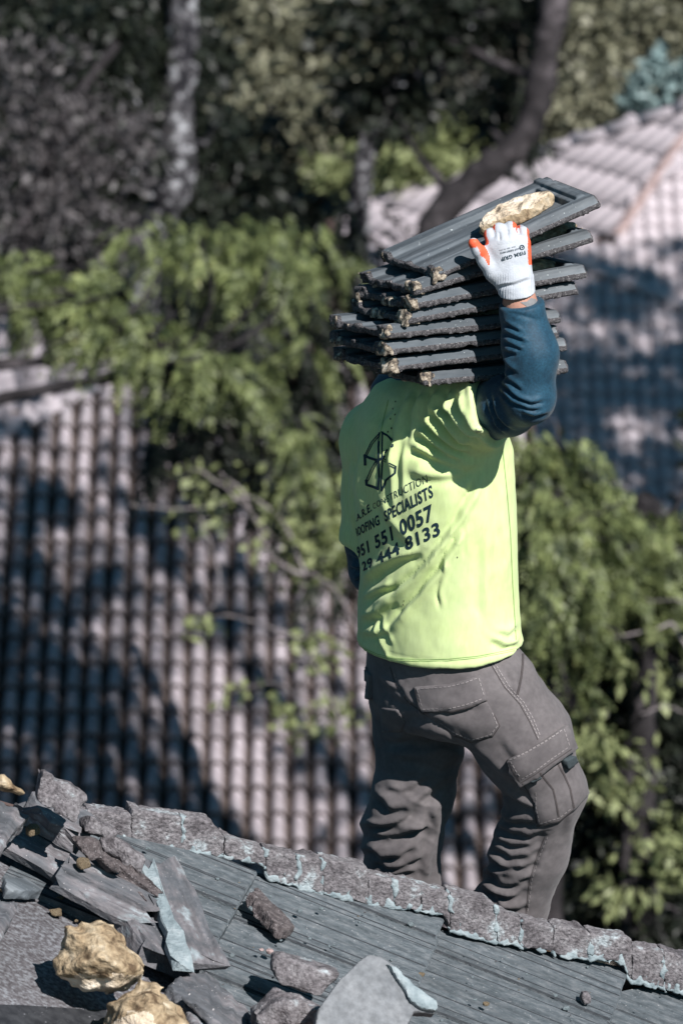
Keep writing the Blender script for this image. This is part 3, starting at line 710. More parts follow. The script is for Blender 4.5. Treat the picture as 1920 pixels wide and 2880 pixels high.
# right hand conifers in front of the far roof
tree('cypress_tree', 'green cypress just right of the lime shirt', 'tree', gbase(1540, 1600, 42), [
    (1500, 1320, 42, 110, 120, 1380), (1590, 1360, 41.8, 150, 120, 1920), (1520, 1500, 41.6, 130, 140, 1920), (1640, 1500, 41.6, 150, 130, 2040), (1520, 1660, 41.6, 130, 130, 1560),
    (1620, 1690, 41.8, 130, 90, 780), (1540, 1900, 42, 90, 120, 420), (1560, 1760, 42, 100, 90, 540)],
    0.11, 'leaf_spruce', droop=0.85, asp=0.36, clump=0.07, seed=21, spray=0.30, radius=0.15)
tree('cypress_tree', 'broad cypress at the right edge, its top level with the shirt print', 'tree', gbase(1820, 1700, 43), [
    (1740, 1450, 43, 150, 90, 1680), (1860, 1490, 42.8, 130, 110, 1620), (1780, 1560, 42.6, 150, 110, 1800), (1900, 1600, 42.8, 110, 110, 1200), (1740, 1640, 42.8, 130, 100, 1320), (1860, 1480, 43, 120, 60, 540)],
    0.11, 'leaf_spruce', droop=0.85, asp=0.36, clump=0.07, seed=22, spray=0.30, radius=0.16)
tree('dark_shrub', 'dark leafy shrub filling the lower right behind the front leg', 'shrub', gbase(1760, 2300, 44), [
    (1700, 1830, 44, 200, 170, 4200), (1850, 1900, 44, 160, 250, 4200), (1720, 2080, 44, 180, 200, 3800), (1850, 2250, 44, 150, 250, 3600), (1740, 2400, 44, 180, 220, 3600), (1640, 2250, 44.5, 120, 200, 2000), (1850, 2600, 44, 140, 160, 2000), (1690, 2560, 44, 140, 150, 1800)],
    0.11, 'leaf_dark', droop=0.3, asp=0.45, clump=0.1, seed=23, radius=0.1)
tree('leafy_shrub', 'bright leaved shrub speckling the shade right of the cargo pocket', 'shrub', gbase(1740, 2100, 43.2), [
    (1660, 2060, 43.2, 110, 120, 280), (1720, 2190, 43.2, 90, 80, 160), (1850, 2380, 43.2, 80, 130, 150), (1820, 1820, 43.2, 120, 100, 160), (1780, 2470, 43.2, 100, 70, 110)],
    0.13, 'leaf_bright', droop=0.4, asp=0.45, clump=0.1, seed=24, radius=0.06)
tree('dark_conifer', 'dark leaf backing added as shade behind the two right hand cypresses', 'tree', gbase(1700, 1600, 45.5), [  # near-black leaves added to stand for shade in the cypress gaps
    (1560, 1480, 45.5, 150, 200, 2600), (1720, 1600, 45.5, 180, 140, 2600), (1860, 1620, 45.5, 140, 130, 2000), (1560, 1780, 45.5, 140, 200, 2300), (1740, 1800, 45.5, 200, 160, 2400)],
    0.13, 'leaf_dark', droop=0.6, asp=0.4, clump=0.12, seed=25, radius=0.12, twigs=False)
# trees behind the houses
tree('lichen_tree', 'tree with mottled pale lichen trunk at the upper left', 'tree', gbase(400, 800, 70), [
    (600, 400, 70.3, 60, 90, 400), (400, 430, 69.3, 45, 50, 120), (395, 330, 69.3, 45, 40, 90), (250, 120, 70, 200, 140, 2300), (420, 60, 70.5, 190, 110, 1700), (330, 230, 70, 140, 90, 1200)],
    0.17, 'leaf_dark', trunk=[gbase(380, 900, 70), at(400, 900, 70), at(440, 640, 70), at(500, 500, 70), at(500, 300, 70), at(510, 120, 70), at(530, -120, 70)], bark='bark', droop=0.5, asp=0.45, seed=31, radius=0.25)
tree('dark_tree', 'dark green tree in the top left corner', 'tree', gbase(200, 500, 78), [
    (150, 60, 78, 260, 200, 3400), (420, 160, 78, 220, 240, 3600), (300, 380, 78, 240, 220, 3200), (620, 520, 79, 220, 200, 3000), (100, 600, 78, 240, 240, 3400), (350, 650, 78, 220, 200, 3000)],
    0.2, 'leaf_dark', droop=0.4, asp=0.45, clump=0.2, seed=32, radius=0.25)
tree('grey_shrub', 'grey twiggy shrub with bare branches at the left edge', 'shrub', gbase(120, 700, 68), [
    (110, 300, 68, 150, 200, 780), (60, 520, 68, 140, 150, 600), (250, 420, 68, 160, 170, 660), (180, 620, 68, 180, 120, 540)],
    0.15, 'leaf_grey', trunk=[gbase(60, 800, 68), at(60, 800, 68), at(110, 520, 68), at(200, 300, 68), at(330, 120, 68)], bark='barkdark', droop=0.1, asp=0.4, clump=0.22, seed=33, radius=0.12)
tree('olive_tree', 'sunlit olive green tree at the top centre', 'tree', gbase(820, 700, 96), [
    (720, 90, 96, 190, 150, 2380), (880, 150, 95.5, 200, 160, 2660), (1040, 110, 96, 200, 150, 2380), (780, 320, 95, 180, 150, 2380), (940, 330, 95, 160, 130, 1889), (660, 250, 95.5, 110, 170, 1330), (1000, -40, 96, 300, 120, 1680)],
    0.24, 'leaf_olive', droop=0.2, asp=0.5, clump=0.2, seed=34, radius=0.2)
tree('bright_shrub', 'bright yellow-green shrub above the tile stack', 'shrub', gbase(1230, 640, 88), [
    (1250, 400, 88, 130, 100, 1300), (1200, 470, 87.6, 130, 90, 1500), (1310, 440, 87.8, 80, 90, 800), (1130, 540, 88, 90, 60, 500), (1000, 480, 89, 110, 90, 600)],
    0.2, 'leaf_bright', droop=0.15, asp=0.6, clump=0.16, seed=35, radius=0.12)
tree('crooked_tree', 'big dark crooked trunk leaning right above the stack', 'tree', gbase(1200, 700, 76), [
    (1130, 60, 77, 200, 140, 1500), (1420, 330, 77.5, 90, 120, 500), (1380, 40, 77, 130, 120, 900), (1080, 250, 77.5, 140, 110, 800)],
    0.2, 'leaf_dark', trunk=[gbase(1190, 800, 76), at(1200, 800, 76), at(1240, 600, 76), at(1370, 480, 76), at(1480, 370, 76), at(1520, 230, 76), at(1560, 20, 76), at(1590, -160, 76)], droop=0.2, asp=0.5, clump=0.2, seed=36, radius=0.235)
tree('pale_limbed_tree', 'tree with pale sunlit limbs above the bright shrub', 'tree', gbase(1120, 640, 82), [
    (1040, 300, 82, 120, 120, 500), (1300, 200, 82, 150, 150, 800)],
    0.2, 'leaf_dark', trunk=[gbase(1000, 640, 82), at(1010, 560, 82), at(1090, 270, 82), at(1190, 220, 82), at(1270, 130, 82), at(1340, 20, 82), at(1400, -120, 82)], bark='bark', droop=0.2, seed=37, radius=0.17)
tree('olive_tree', 'leafy olive tree behind the right roof ridge', 'tree', gbase(1700, 500, 98), [
    (1600, 330, 97, 110, 120, 1120), (1700, 300, 97, 120, 120, 1330), (1650, 160, 98, 160, 130, 1610), (1850, 130, 98, 160, 150, 1750), (1560, 440, 96.5, 100, 60, 560), (1800, 20, 98, 200, 100, 1260)],
    0.2, 'leaf_olive', droop=0.2, asp=0.55, clump=0.18, seed=38, radius=0.2)
tree('blue_green_shrub', 'blue-green shrub peeping over the roof at the upper right', 'shrub', gbase(1840, 400, 94), [
    (1810, 300, 94, 50, 70, 240), (1890, 210, 94, 60, 60, 240)], 0.24, 'leaf_teal', droop=0.1, asp=0.7, clump=0.12, seed=39, radius=0.07)
BK = [(-50, 300, 112, 420, 420), (500, 350, 116, 420, 420), (980, 300, 120, 420, 420), (1450, 250, 120, 420, 420), (1900, 150, 118, 420, 380), (200, 900, 92, 420, 320), (900, 760, 100, 380, 300), (560, -80, 124, 500, 260), (1350, -100, 124, 500, 260)]
BK += [(-900, 500, 95, 420, 420), (-1700, 500, 100, 450, 450), (-700, 1000, 80, 380, 320), (2500, 400, 108, 450, 450), (3200, 500, 104, 450, 450), (2500, 1500, 70, 400, 450)]
BL = ['tall dark tree mass at the far left edge', 'far dark tree behind the lichen trunk', 'far dark tree behind the olive tree', 'far dark tree behind the crooked trunk', 'far dark tree in the top right corner',
      'dark thicket behind the left roof hip', 'dark thicket behind the stacked tiles', 'farthest dark crown at the top left of centre', 'farthest dark crown at the top right of centre',
      'dark tree beyond the left edge of the picture', 'dark tree far beyond the left edge of the picture', 'dark thicket beyond the left edge behind the roof', 'dark tree beyond the right edge of the picture', 'dark tree far beyond the right edge of the picture', 'dark thicket beyond the right edge by the cypress']
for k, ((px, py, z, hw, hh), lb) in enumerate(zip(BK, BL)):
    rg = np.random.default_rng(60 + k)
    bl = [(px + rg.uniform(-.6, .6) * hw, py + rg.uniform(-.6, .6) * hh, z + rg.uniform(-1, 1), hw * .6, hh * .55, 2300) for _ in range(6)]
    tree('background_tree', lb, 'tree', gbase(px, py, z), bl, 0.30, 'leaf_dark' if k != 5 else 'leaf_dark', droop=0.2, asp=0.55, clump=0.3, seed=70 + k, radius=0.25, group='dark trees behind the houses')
# thin sprigs with few leaves in front of the roof
def sprig(label, z, stems, leaves_at, seed, base):
    rg = np.random.default_rng(seed); t = thing('bare_sapling', label, 'sapling', base); V, F = [], []
    for pts, r in stems: limb(V, F, [at(x, y, z + rg.normal(0, .1)) for x, y in pts], r, r * 0.45, rg, 6, 0.008)
    build('stem', V, F, M['twig'], t); C = []
    for x, y, sp, n in leaves_at: C.append(at(x, y, z) + rg.normal(0, sp * z / FPX, (n, 3)))
    V, F = leaf_mesh(np.concatenate(C), 0.11, 0.6, 0.3, rg); build('leaf_cluster', V, F, M['leaf_bright'], t, False)['kind'] = 'stuff'
sprig('thin sapling with few leaves before the roof, left of the elbow', 52.0, [
    ([(1110, 2600), (1080, 2000), (960, 1680), (860, 1600), (720, 1460), (640, 1340)], 0.014), ([(860, 1620), (800, 1480), (700, 1400), (560, 1430), (370, 1420)], 0.016), ([(720, 1460), (640, 1380), (560, 1320), (520, 1350)], 0.014),
    ([(860, 1620), (780, 1580), (740, 1520), (690, 1400), (620, 1330)], 0.02), ([(560, 1440), (600, 1560), (620, 1660), (560, 1760)], 0.012)],
    [(620, 1400, 50, 60), (560, 1440, 40, 40), (800, 1460, 50, 60), (840, 1540, 40, 40), (850, 1620, 30, 30), (540, 1340, 25, 20), (940, 1480, 30, 26), (720, 1550, 30, 16)], 5, gbase(930, 2500, 52))
sprig('thin sapling with few leaves before the roof, beside the shirt hem', 50.0, [
    ([(1120, 2600), (1090, 2250), (980, 2080), (840, 1960), (760, 1920), (640, 1950)], 0.012), ([(840, 1960), (870, 1860), (920, 1800)], 0.012), ([(980, 2080), (900, 1900), (850, 1800)], 0.012), ([(850, 1800), (760, 1760), (620, 1730), (540, 1780), (450, 1780)], 0.010)],
    [(800, 2000, 30, 40), (940, 2000, 40, 60), (860, 1820, 30, 40), (920, 1840, 30, 30), (660, 1950, 20, 22), (570, 1760, 25, 26), (840, 2060, 26, 20)], 6, gbase(1010, 2500, 50))
sprig('pale bent twig at the right edge under the cypress', 42.0, [
    ([(1960, 1900), (1900, 1760), (1830, 1770), (1720, 1790)], 0.016), ([(1960, 1700), (1900, 1690), (1820, 1690)], 0.012), ([(1940, 2000), (1860, 1990), (1800, 2010)], 0.01)], [(1870, 1780, 40, 14)], 7, gbase(1960, 1900, 42))
# tall trees outside the frame, to the right, that shade the roofs
def shade_tree(label, target, t, r, n, seed, leaf=0.30, mt='leaf_dark', tr_r=0.2, asp=0.6):
    rg = np.random.default_rng(seed); c = np.array(target) + SUN * t; b = np.array((c[0], c[1], ground_z(c[1])))
    tr = thing('tall_tree', label, 'tree', b, 'tall trees beside the houses'); V, F = [], []
    limb(V, F, [b, (b * .6 + c * .4) + [.1, 0, 0], c], tr_r, tr_r * .6, rg, 10, 0.02); build('trunk', V, F, M['barkdark'], tr)
    nc = max(8, n // 30); u = rg.normal(size=(nc, 3)); u /= np.linalg.norm(u, axis=1)[:, None]; u *= rg.uniform(0.1, 1, (nc, 1))**0.4
    cc = c + u * np.array(r); k = rg.integers(0, nc, n); V, F = leaf_mesh(cc[k] + rg.normal(0, 0.16, (n, 3)), leaf, asp, 0.3, rg)
    build('crown', V, F, M[mt], tr, False)

# ------------------------------------------------------------------ the roofer
FACE = np.array([0.707, 0.707, 0]); SIDE = np.array([0.707, -0.707, 0])       # where he faces; his right hand side
person = thing('person', 'roofer in lime t-shirt and cargo trousers carrying a tile stack on the shoulder', 'person', ((SOLE_L[0] + SOLE_R[0]) / 2, (SOLE_L[1] + SOLE_R[1]) / 2, min(SOLE_L[2], SOLE_R[2])))
def sections(rows):
    out = []
    for py, cx, a, b, y in rows:
        p = W(cx, py, y); out.append((p[2], p[0], p[1], a, b))
    out.sort(); return np.array(out)
def torso_sd(X, Y, Z, S, e=2.2):
    i = [np.interp(Z, S[:, 0], S[:, k]) for k in range(1, 5)]
    dx, dy = X - i[0], Y - i[1]; u = (dx * SIDE[0] + dy * SIDE[1]) / i[2]; v = (dx * FACE[0] + dy * FACE[1]) / i[3]
    return ((np.abs(u)**e + np.abs(v)**e)**(1 / e) - 1) * np.minimum(i[2], i[3])
SH_R, EL_R, WR_R = W(1330, 1168, -0.12), W(1492, 1122, -0.32), W(1461, 850, -0.292)
SH_L, EL_L, WR_L = W(1062, 1235, 0.13), W(1052, 1600, 0.15), W(1230, 1690, 0.36)
HEAD = W(1232, 965, 0.22); NECK = W(1205, 1090, 0.10)

# body under the clothes: one mesh
KN_R, AN_R = W(1535, 2225, -0.06), W(1400, 2720, 0.06)
KN_L, AN_L = W(1160, 2235, 0.06), W(1122, 2710, 0.15)
HP_R, HP_L = W(1385, 1960, -0.07), W(1165, 1960, 0.09)
ST = sections([(1130, 1205, .12, .09, .02), (1250, 1218, .165, .115, 0), (1500, 1228, .15, .105, 0), (1800, 1240, .155, .115, 0), (1980, 1260, .15, .115, 0), (2020, 1265, .12, .1, 0)])
def body(X, Y, Z):
    d = torso_sd(X, Y, Z, ST); d = smax(d, Z - ST[-1, 0], .03); d = smax(d, ST[0, 0] - Z, .03)
    for pts in ([(SH_R, .06), (EL_R, .042), (WR_R, .0345), (W(1460, 800, -.294), .024)], [(SH_L, .05), (EL_L, .042), (WR_L, .034)],
                [(HP_R, .085), (KN_R, .058), (AN_R, .04)], [(HP_L, .085), (KN_L, .058), (AN_L, .04)], [(W(1205, 1150, .02), .07), (NECK, .058), (HEAD, .06)]):
        d = smin(d, chain(X, Y, Z, pts, .02), .03)
    d = smin(d, ell(X, Y, Z, HEAD + [0, 0, .02], (.078, .085, .115)), .03)
    d = smin(d, ell(X, Y, Z, HEAD + FACE * .085 - [0, 0, .03], (.03, .03, .04)), .03)                  # jaw and chin
    d = smin(d, cap(X, Y, Z, HEAD + FACE * .085 + [0, 0, .03], HEAD + FACE * .105 - [0, 0, .005], .010, .014), .012)     # nose
    for s in (-1, 1):
        d = smin(d, ell(X, Y, Z, HEAD + SIDE * .08 * s + [0, 0, .01], (.016, .016, .03)), .006)       # ears
        d = smin(d, cap(X, Y, Z, (AN_R if s > 0 else AN_L) - [0, 0, .02], (AN_R if s > 0 else AN_L) + FACE * .14 - [0, 0, .06], .035, .03), .02)
    return d
allp = np.array([SH_R, EL_R, WR_R, SH_L, EL_L, WR_L, HEAD, AN_R, AN_L, KN_R, W(1460, 800, -.298)])
V, F = nets(body, allp.min(0) - .2, allp.max(0) + .2, 0.0085); V = relax(V, F, 2)
build('body', V, F, M['skin'], person)
def hood_sd(X, Y, Z):
    d = ell(X, Y, Z, HEAD + [0, 0, .025], (.092, .1, .128)); d = smin(d, cap(X, Y, Z, HEAD - [0, 0, .03] - FACE * .02, W(1100, 1108, .10), .08, .05), .04)
    d = smin(d, cap(X, Y, Z, HEAD - [0, 0, .05], W(1180, 1130, .06), .08, .085), .04)
    return smax(d, -ell(X, Y, Z, HEAD + FACE * .11 + [0, 0, .01], (.075, .075, .09)), .01)
V, F = nets(hood_sd, HEAD - .3, HEAD + .25, 0.007)
build('hood', relax(V, F, 2), F, M['navy'], person)

# shirt
SS = sections([(1060, 1195, .085, .080, .05), (1095, 1203, .125, .105, .04), (1130, 1210, .150, .120, .03), (1180, 1217, .178, .136, .01), (1250, 1220, .194, .148, 0), (1350, 1221, .199, .152, 0), (1450, 1226, .197, .150, 0),
               (1550, 1233, .195, .147, 0), (1650, 1236, .194, .149, 0), (1750, 1236, .201, .154, 0), (1830, 1240, .208, .157, 0), (1920, 1243, .212, .160, 0)])
ADIR = unit(EL_R - SH_R); SL_END = W(1372, 1162, -.20); SLN = unit((.90, -.30, .32))
LDIR = unit(EL_L - SH_L); SLL_END = W(1050, 1522, .145)
HEMP = W(1240, 1858, -.12); HEMN = unit((0.085, 0.05, -1.0))
def shirt_sd(X, Y, Z):
    d = torso_sd(X, Y, Z, SS)
    d = smax(d, Z - SS[-1, 0], .03)
    hem = half(X, Y, Z, HEMP, HEMN)
    d = smax(d, hem, .006)
    r = chain(X, Y, Z, [(W(1240, 1180, -.03), .10), (SH_R + [-.02, .02, .0], .092), (SH_R + (EL_R - SH_R) * .42, .083), (SH_R + (EL_R - SH_R) * .6, .083)], .03)
    r = smax(r, half(X, Y, Z, SL_END, SLN), .005); d = smin(d, r, .045)
    l = chain(X, Y, Z, [(W(1130, 1200, .06), .09), (SH_L, .082), (SLL_END, .074), (SLL_END + LDIR * .06, .074)], .03)
    l = smax(l, half(X, Y, Z, SLL_END, unit(LDIR + [.0, 0, -.1])), .005); d = smin(d, l, .03)
    return d
lo = np.array([W(900, 1900, 0)[0], Y0 - .42, W(1000, 1930, -.2)[2] - .05]); hi = np.array([W(1560, 1500, 0)[0], Y0 + .32, W(1200, 1010, 0)[2]])
V, F = nets(shirt_sd, lo, hi, 0.0048); V = relax(V, F, 3); N = normals(V, F)
SF = [([(1350, 1325), (1322, 1390), (1290, 1450), (1235, 1530), (1160, 1620), (1100, 1662), (1030, 1690)], 15, .0075, 's'),
      ([(1310, 1465), (1268, 1540), (1225, 1605), (1180, 1660), (1110, 1740), (1088, 1768)], 16, .0085, 's'),
      ([(1250, 1565), (1240, 1620), (1233, 1670), (1238, 1722)], 8, .004, 's'), ([(1310, 1480), (1308, 1530), (1312, 1568)], 8, .003, 's'),
      ([(1165, 1215), (1215, 1250), (1265, 1285), (1310, 1298)], 13, .009, 'f'), ([(1185, 1180), (1235, 1225), (1280, 1262), (1318, 1275)], 12, .010, 'f'),
      ([(1212, 1150), (1255, 1195), (1295, 1240), (1330, 1255)], 12, .010, 'f'), ([(1248, 1130), (1282, 1180), (1315, 1222), (1352, 1240)], 11, .009, 'f'),
      ([(1290, 1105), (1302, 1160), (1330, 1205), (1372, 1232)], 10, .008, 'f'), ([(1150, 1255), (1210, 1290), (1270, 1310), (1318, 1312)], 14, .007, 'f'),
      ([(1140, 1330), (1210, 1345), (1290, 1335), (1340, 1310)], 18, .004, 'f'),
      ([(1150, 1100), (1118, 1170), (1098, 1250), (1090, 1330)], 12, .0045, 'f'), ([(1185, 1100), (1160, 1165), (1148, 1235)], 11, .0055, 'f'), ([(1225, 1095), (1205, 1140), (1195, 1190)], 10, .0055, 'f'),
      ([(1110, 1140), (1068, 1210), (1045, 1300)], 14, .004, 'f'), ([(1262, 1095), (1258, 1130), (1262, 1165)], 9, .005, 'f'),
      ([(1028, 1640), (1070, 1600), (1120, 1572), (1180, 1550)], 16, .008, 'f'), ([(1022, 1690), (1065, 1665), (1110, 1640)], 12, .006, 'f'),
      ([(1012, 1745), (1060, 1730), (1115, 1690)], 14, .006, 'f'), ([(1042, 1745), (1058, 1790), (1082, 1850)], 8, .005, 's'), ([(1060, 1735), (1080, 1770), (1100, 1812)], 8, .004, 's'),
      ([(1010, 1790), (1060, 1785), (1100, 1770)], 12, .004, 'f'), ([(1385, 1795), (1420, 1818), (1462, 1806)], 14, .006, 'f'), ([(1395, 1775), (1425, 1785), (1458, 1760)], 12, .004, 'f'),
      ([(1098, 1230), (1094, 1330), (1102, 1440)], 9, .003, 'f'), ([(1132, 1240), (1126, 1330), (1134, 1400)], 9, .0025, 'f'), ([(1060, 1400), (1085, 1470), (1150, 1530)], 16, .004, 'f'),
      ([(985, 1300), (980, 1400), (990, 1500)], 12, .004, 'f'), ([(1010, 1280), (1000, 1360), (1010, 1440)], 10, .004, 'f'),
      ([(1400, 1350), (1408, 1500), (1405, 1640)], 16, .003, 'f'), ([(1360, 1500), (1355, 1640), (1362, 1760)], 18, .0025, 'f')]
D = soften(crease(V, N, SF, 1.6), F, 2)
D += .0022 * fbm(V[:, 0] * 11, V[:, 1] * 11, V[:, 2] * 6, 5, 3) + .0011 * fbm(V[:, 0] * 34, V[:, 1] * 34, V[:, 2] * 24, 9, 2)
back = 1 - np.clip((N @ unit(CAM - W(1240, 1500))) * 4 + .5, 0, 1)
D += back * .006 * vnoise(V[:, 0] * 9 + V[:, 2] * 6, V[:, 1] * 9, V[:, 2] * 9, 8)
hd = -half(V[:, 0], V[:, 1], V[:, 2], HEMP, HEMN); D += -.0016 * np.exp(-((hd - .021) / .0035)**2) + .0014 * np.exp(-((hd - .009) / .010)**2)
sd_ = half(V[:, 0], V[:, 1], V[:, 2], SL_END, SLN); nearR = np.exp(-((np.linalg.norm(V - SL_END, axis=1) / .12)**4))
D += nearR * (-.0015 * np.exp(-((sd_ + .02) / .004)**2) + .0015 * np.exp(-((sd_ + .006) / .008)**2))
V = V + N * D[:, None]
build('shirt', V, F, M['shirt'], person).cycles.shadow_terminator_geometry_offset = 0.25; SHIRT = [o for o in person.children if o.name.startswith('shirt')][0]
SB = bvh_of(V, F)

# things that lie on a cloth: prints, pockets, seams
def land(bv, px, py, off, ref=None):
    r = unit(ray(px, py)); h = bv.ray_cast(Vector(CAM), Vector(r))
    if h[0] is None:
        if ref is None: return None
        h = bv.find_nearest(Vector(CAM + r * ref))
    return np.array(h[0]) + np.array(h[1]) * off, np.array(h[1]), np.linalg.norm(np.array(h[0]) - CAM)
def flat_on(name, V2, Fs, bv, off, mt, parent):
    P = []; 
    for x, y in V2: q = land(bv, x, y, off); P.append(q[0] if q else None)
    Fo = [f for f in Fs if all(P[i] is not None for i in f) and max(np.linalg.norm(P[f[i]] - P[f[i - 1]]) for i in range(len(f))) < .022]
    P = np.array([p if p is not None else CAM * 0 for p in P]); used = sorted(set(i for f in Fo for i in f)); m = {u: i for i, u in enumerate(used)}
    if not used: return
    return build(name, P[used], [tuple(m[i] for i in f) for f in Fo], mt, parent, False)
def text2d(s, offset=0.0, cut=0.12):
    cu = bpy.data.curves.new('t', 'FONT'); cu.body = s; cu.size = 1; cu.offset = offset; cu.space_character = 1.10; cu.resolution_u = 3
    ob = bpy.data.objects.new('t', cu); COL.objects.link(ob)
    me = bpy.data.meshes.new_from_object(ob.evaluated_get(bpy.context.evaluated_depsgraph_get()))
    me.calc_loop_triangles()
    v = [tuple(q.co[:2]) for q in me.vertices]; f = [tuple(t.vertices) for t in me.loop_triangles]
    bpy.data.objects.remove(ob); bpy.data.curves.remove(cu); bpy.data.meshes.remove(me)
    for _ in range(6):                                     # split long triangles so that the print follows the cloth
        nf, mid, ch = [], {}, False
        def m_(a, b):
            k = (min(a, b), max(a, b))
            if k not in mid: mid[k] = len(v); v.append(((v[a][0] + v[b][0]) / 2, (v[a][1] + v[b][1]) / 2))
            return mid[k]
        le = {}
        for t in f:
            for i in range(3):
                a, b = t[i], t[(i + 1) % 3]; le[(min(a, b), max(a, b))] = math.dist(v[a], v[b]) > cut
        for t in f:
            a, b, c = t; e = [le[(min(t[i], t[(i + 1) % 3]), max(t[i], t[(i + 1) % 3]))] for i in range(3)]
            if not any(e): nf.append(t); continue
            ch = True
            if all(e): x, y, z = m_(a, b), m_(b, c), m_(c, a); nf += [(a, x, z), (x, b, y), (z, y, c), (x, y, z)]
            else:
                i = max(range(3), key=lambda q: math.dist(v[t[q]], v[t[(q + 1) % 3]]) if e[q] else -1)
                p, q, r_ = t[i], t[(i + 1) % 3], t[(i + 2) % 3]; x = m_(p, q); nf += [(p, x, r_), (x, q, r_)]
                # neighbours are split on the same edge in the next round
        f = nf
        if not ch: break
    return v, f
def print_line(s, a, b, h, bold, power=1.35, up=(-.16, -.985)):
    v, f = text2d(s, bold); w_ = max(x for x, y in v); a, b = np.array(a), np.array(b); out = []
    for x, y in v:
        g_ = max(x / w_, 0)**power; p = a + (b - a) * g_ + np.array(up) * h * (.68 + .32 * min(g_ * 1.6, 1)) * y * 1.38; out.append(tuple(p))
    flat_on('lettering', out, f, SB, .0012, M['ink'], SHIRT)
def ribbon(poly, w_):
    P = np.array(poly, float); n = len(P); L_, R_ = [], []
    for i in range(n):
        t = P[min(i + 1, n - 1)] - P[max(i - 1, 0)]; t = t / np.linalg.norm(t); nn = np.array([-t[1], t[0]]) * w_ / 2; L_.append(P[i] + nn); R_.append(P[i] - nn)
    return L_ + R_, [(i, i + 1, n + i + 1, n + i) for i in range(n - 1)]
def dense(poly, step=7):
    out = []
    for a, b in zip(poly[:-1], poly[1:]):
        n = max(1, int(math.dist(a, b) / step)); out += [(a[0] + (b[0] - a[0]) * k / n, a[1] + (b[1] - a[1]) * k / n) for k in range(n)]
    return out + [poly[-1]]
print_line('.A.R.E.', (1002, 1467), (1046, 1436), 23, .02, 1.1)
print_line('CONSTRUCTION', (1050, 1432), (1203, 1356), 24, -.004, 1.15)
print_line('ROOFING  SPECIALISTS', (1004, 1508), (1219, 1396), 34, .026, 1.38)
print_line('951 551 0057', (1008, 1568), (1220, 1459), 44, .030, 1.30)
print_line('29 444 8133', (1022, 1606), (1238, 1502), 37, .030, 1.22)
c2 = lambda p: (900 + p[0] * .472, 1060 + p[1] * .472)
LV, LF = [], []
for poly, w_ in [([(268, 468), (305, 390), (358, 332)], 3), ([(278, 470), (312, 400), (356, 350)], 2.5), ([(262, 466), (300, 485), (346, 496)], 9), ([(268, 462), (270, 528)], 9), ([(356, 330), (348, 420), (350, 520), (352, 600), (345, 668)], 7),
                 ([(372, 325), (368, 420), (372, 500), (366, 600), (366, 682)], 5), ([(360, 326), (395, 345), (432, 378)], 6), ([(372, 338), (400, 352), (428, 384)], 2.5), ([(432, 376), (432, 412), (392, 440), (386, 455)], 6),
                 ([(330, 505), (300, 560), (276, 615)], 3), ([(340, 510), (310, 570), (286, 622)], 2.5), ([(276, 612), (278, 642), (320, 655), (352, 670)], 9), ([(386, 470), (352, 494), (330, 506)], 8), ([(372, 480), (410, 512), (450, 532)], 3), ([(380, 500), (412, 526), (446, 544)], 2.5),
                 ([(450, 530), (446, 572), (392, 616), (386, 640), (366, 680)], 7)]:
    v, f = ribbon(dense([c2(p) for p in poly], 5), w_ * .7 + .9); o = len(LV); LV += v; LF += [tuple(i + o for i in q) for q in f]
flat_on('emblem', LV, LF, SB, .0012, M['ink'], SHIRT)

for off in (12, 17):
    pl = [(x, y - off) for x, y in ((1020, 1838), (1060, 1856), (1110, 1868), (1180, 1872), (1260, 1870), (1340, 1862), (1420, 1848), (1462, 1838))]
    LV, LF = ribbon(dense(pl, 5), 1.6); flat_on('hem_stitching', LV, LF, SB, .0010, M['limeseam'], SHIRT)
for pl in ([(1412, 1262), (1424, 1380), (1434, 1500), (1440, 1640), (1450, 1800)], [(1092, 1125), (1078, 1180), (1066, 1240)]):
    LV, LF = ribbon(dense(pl, 5), 2.0); flat_on('shirt_seam', LV, LF, SB, .0010, M['limeseam'], SHIRT)
rg = np.random.default_rng(17); LV, LF = [], []
for x, y in [(1098, 1178), (1100, 1205), (1105, 1150), (1112, 1130), (1090, 1215), (1285, 1567), (1135, 1690), (1133, 1700), (1110, 1166)]:
    r_ = rg.uniform(1.2, 2.6); k = len(LV); LV += [(x + r_ * math.cos(a) * rg.uniform(.6, 1.3), y + 1.5 * r_ * math.sin(a) * rg.uniform(.6, 1.3)) for a in np.linspace(0, 5.3, 6)]; LF.append(tuple(range(k, k + 6)))
flat_on('dirt_speck', LV, LF, SB, .0012, M['dirt'], SHIRT)['kind'] = 'stuff'
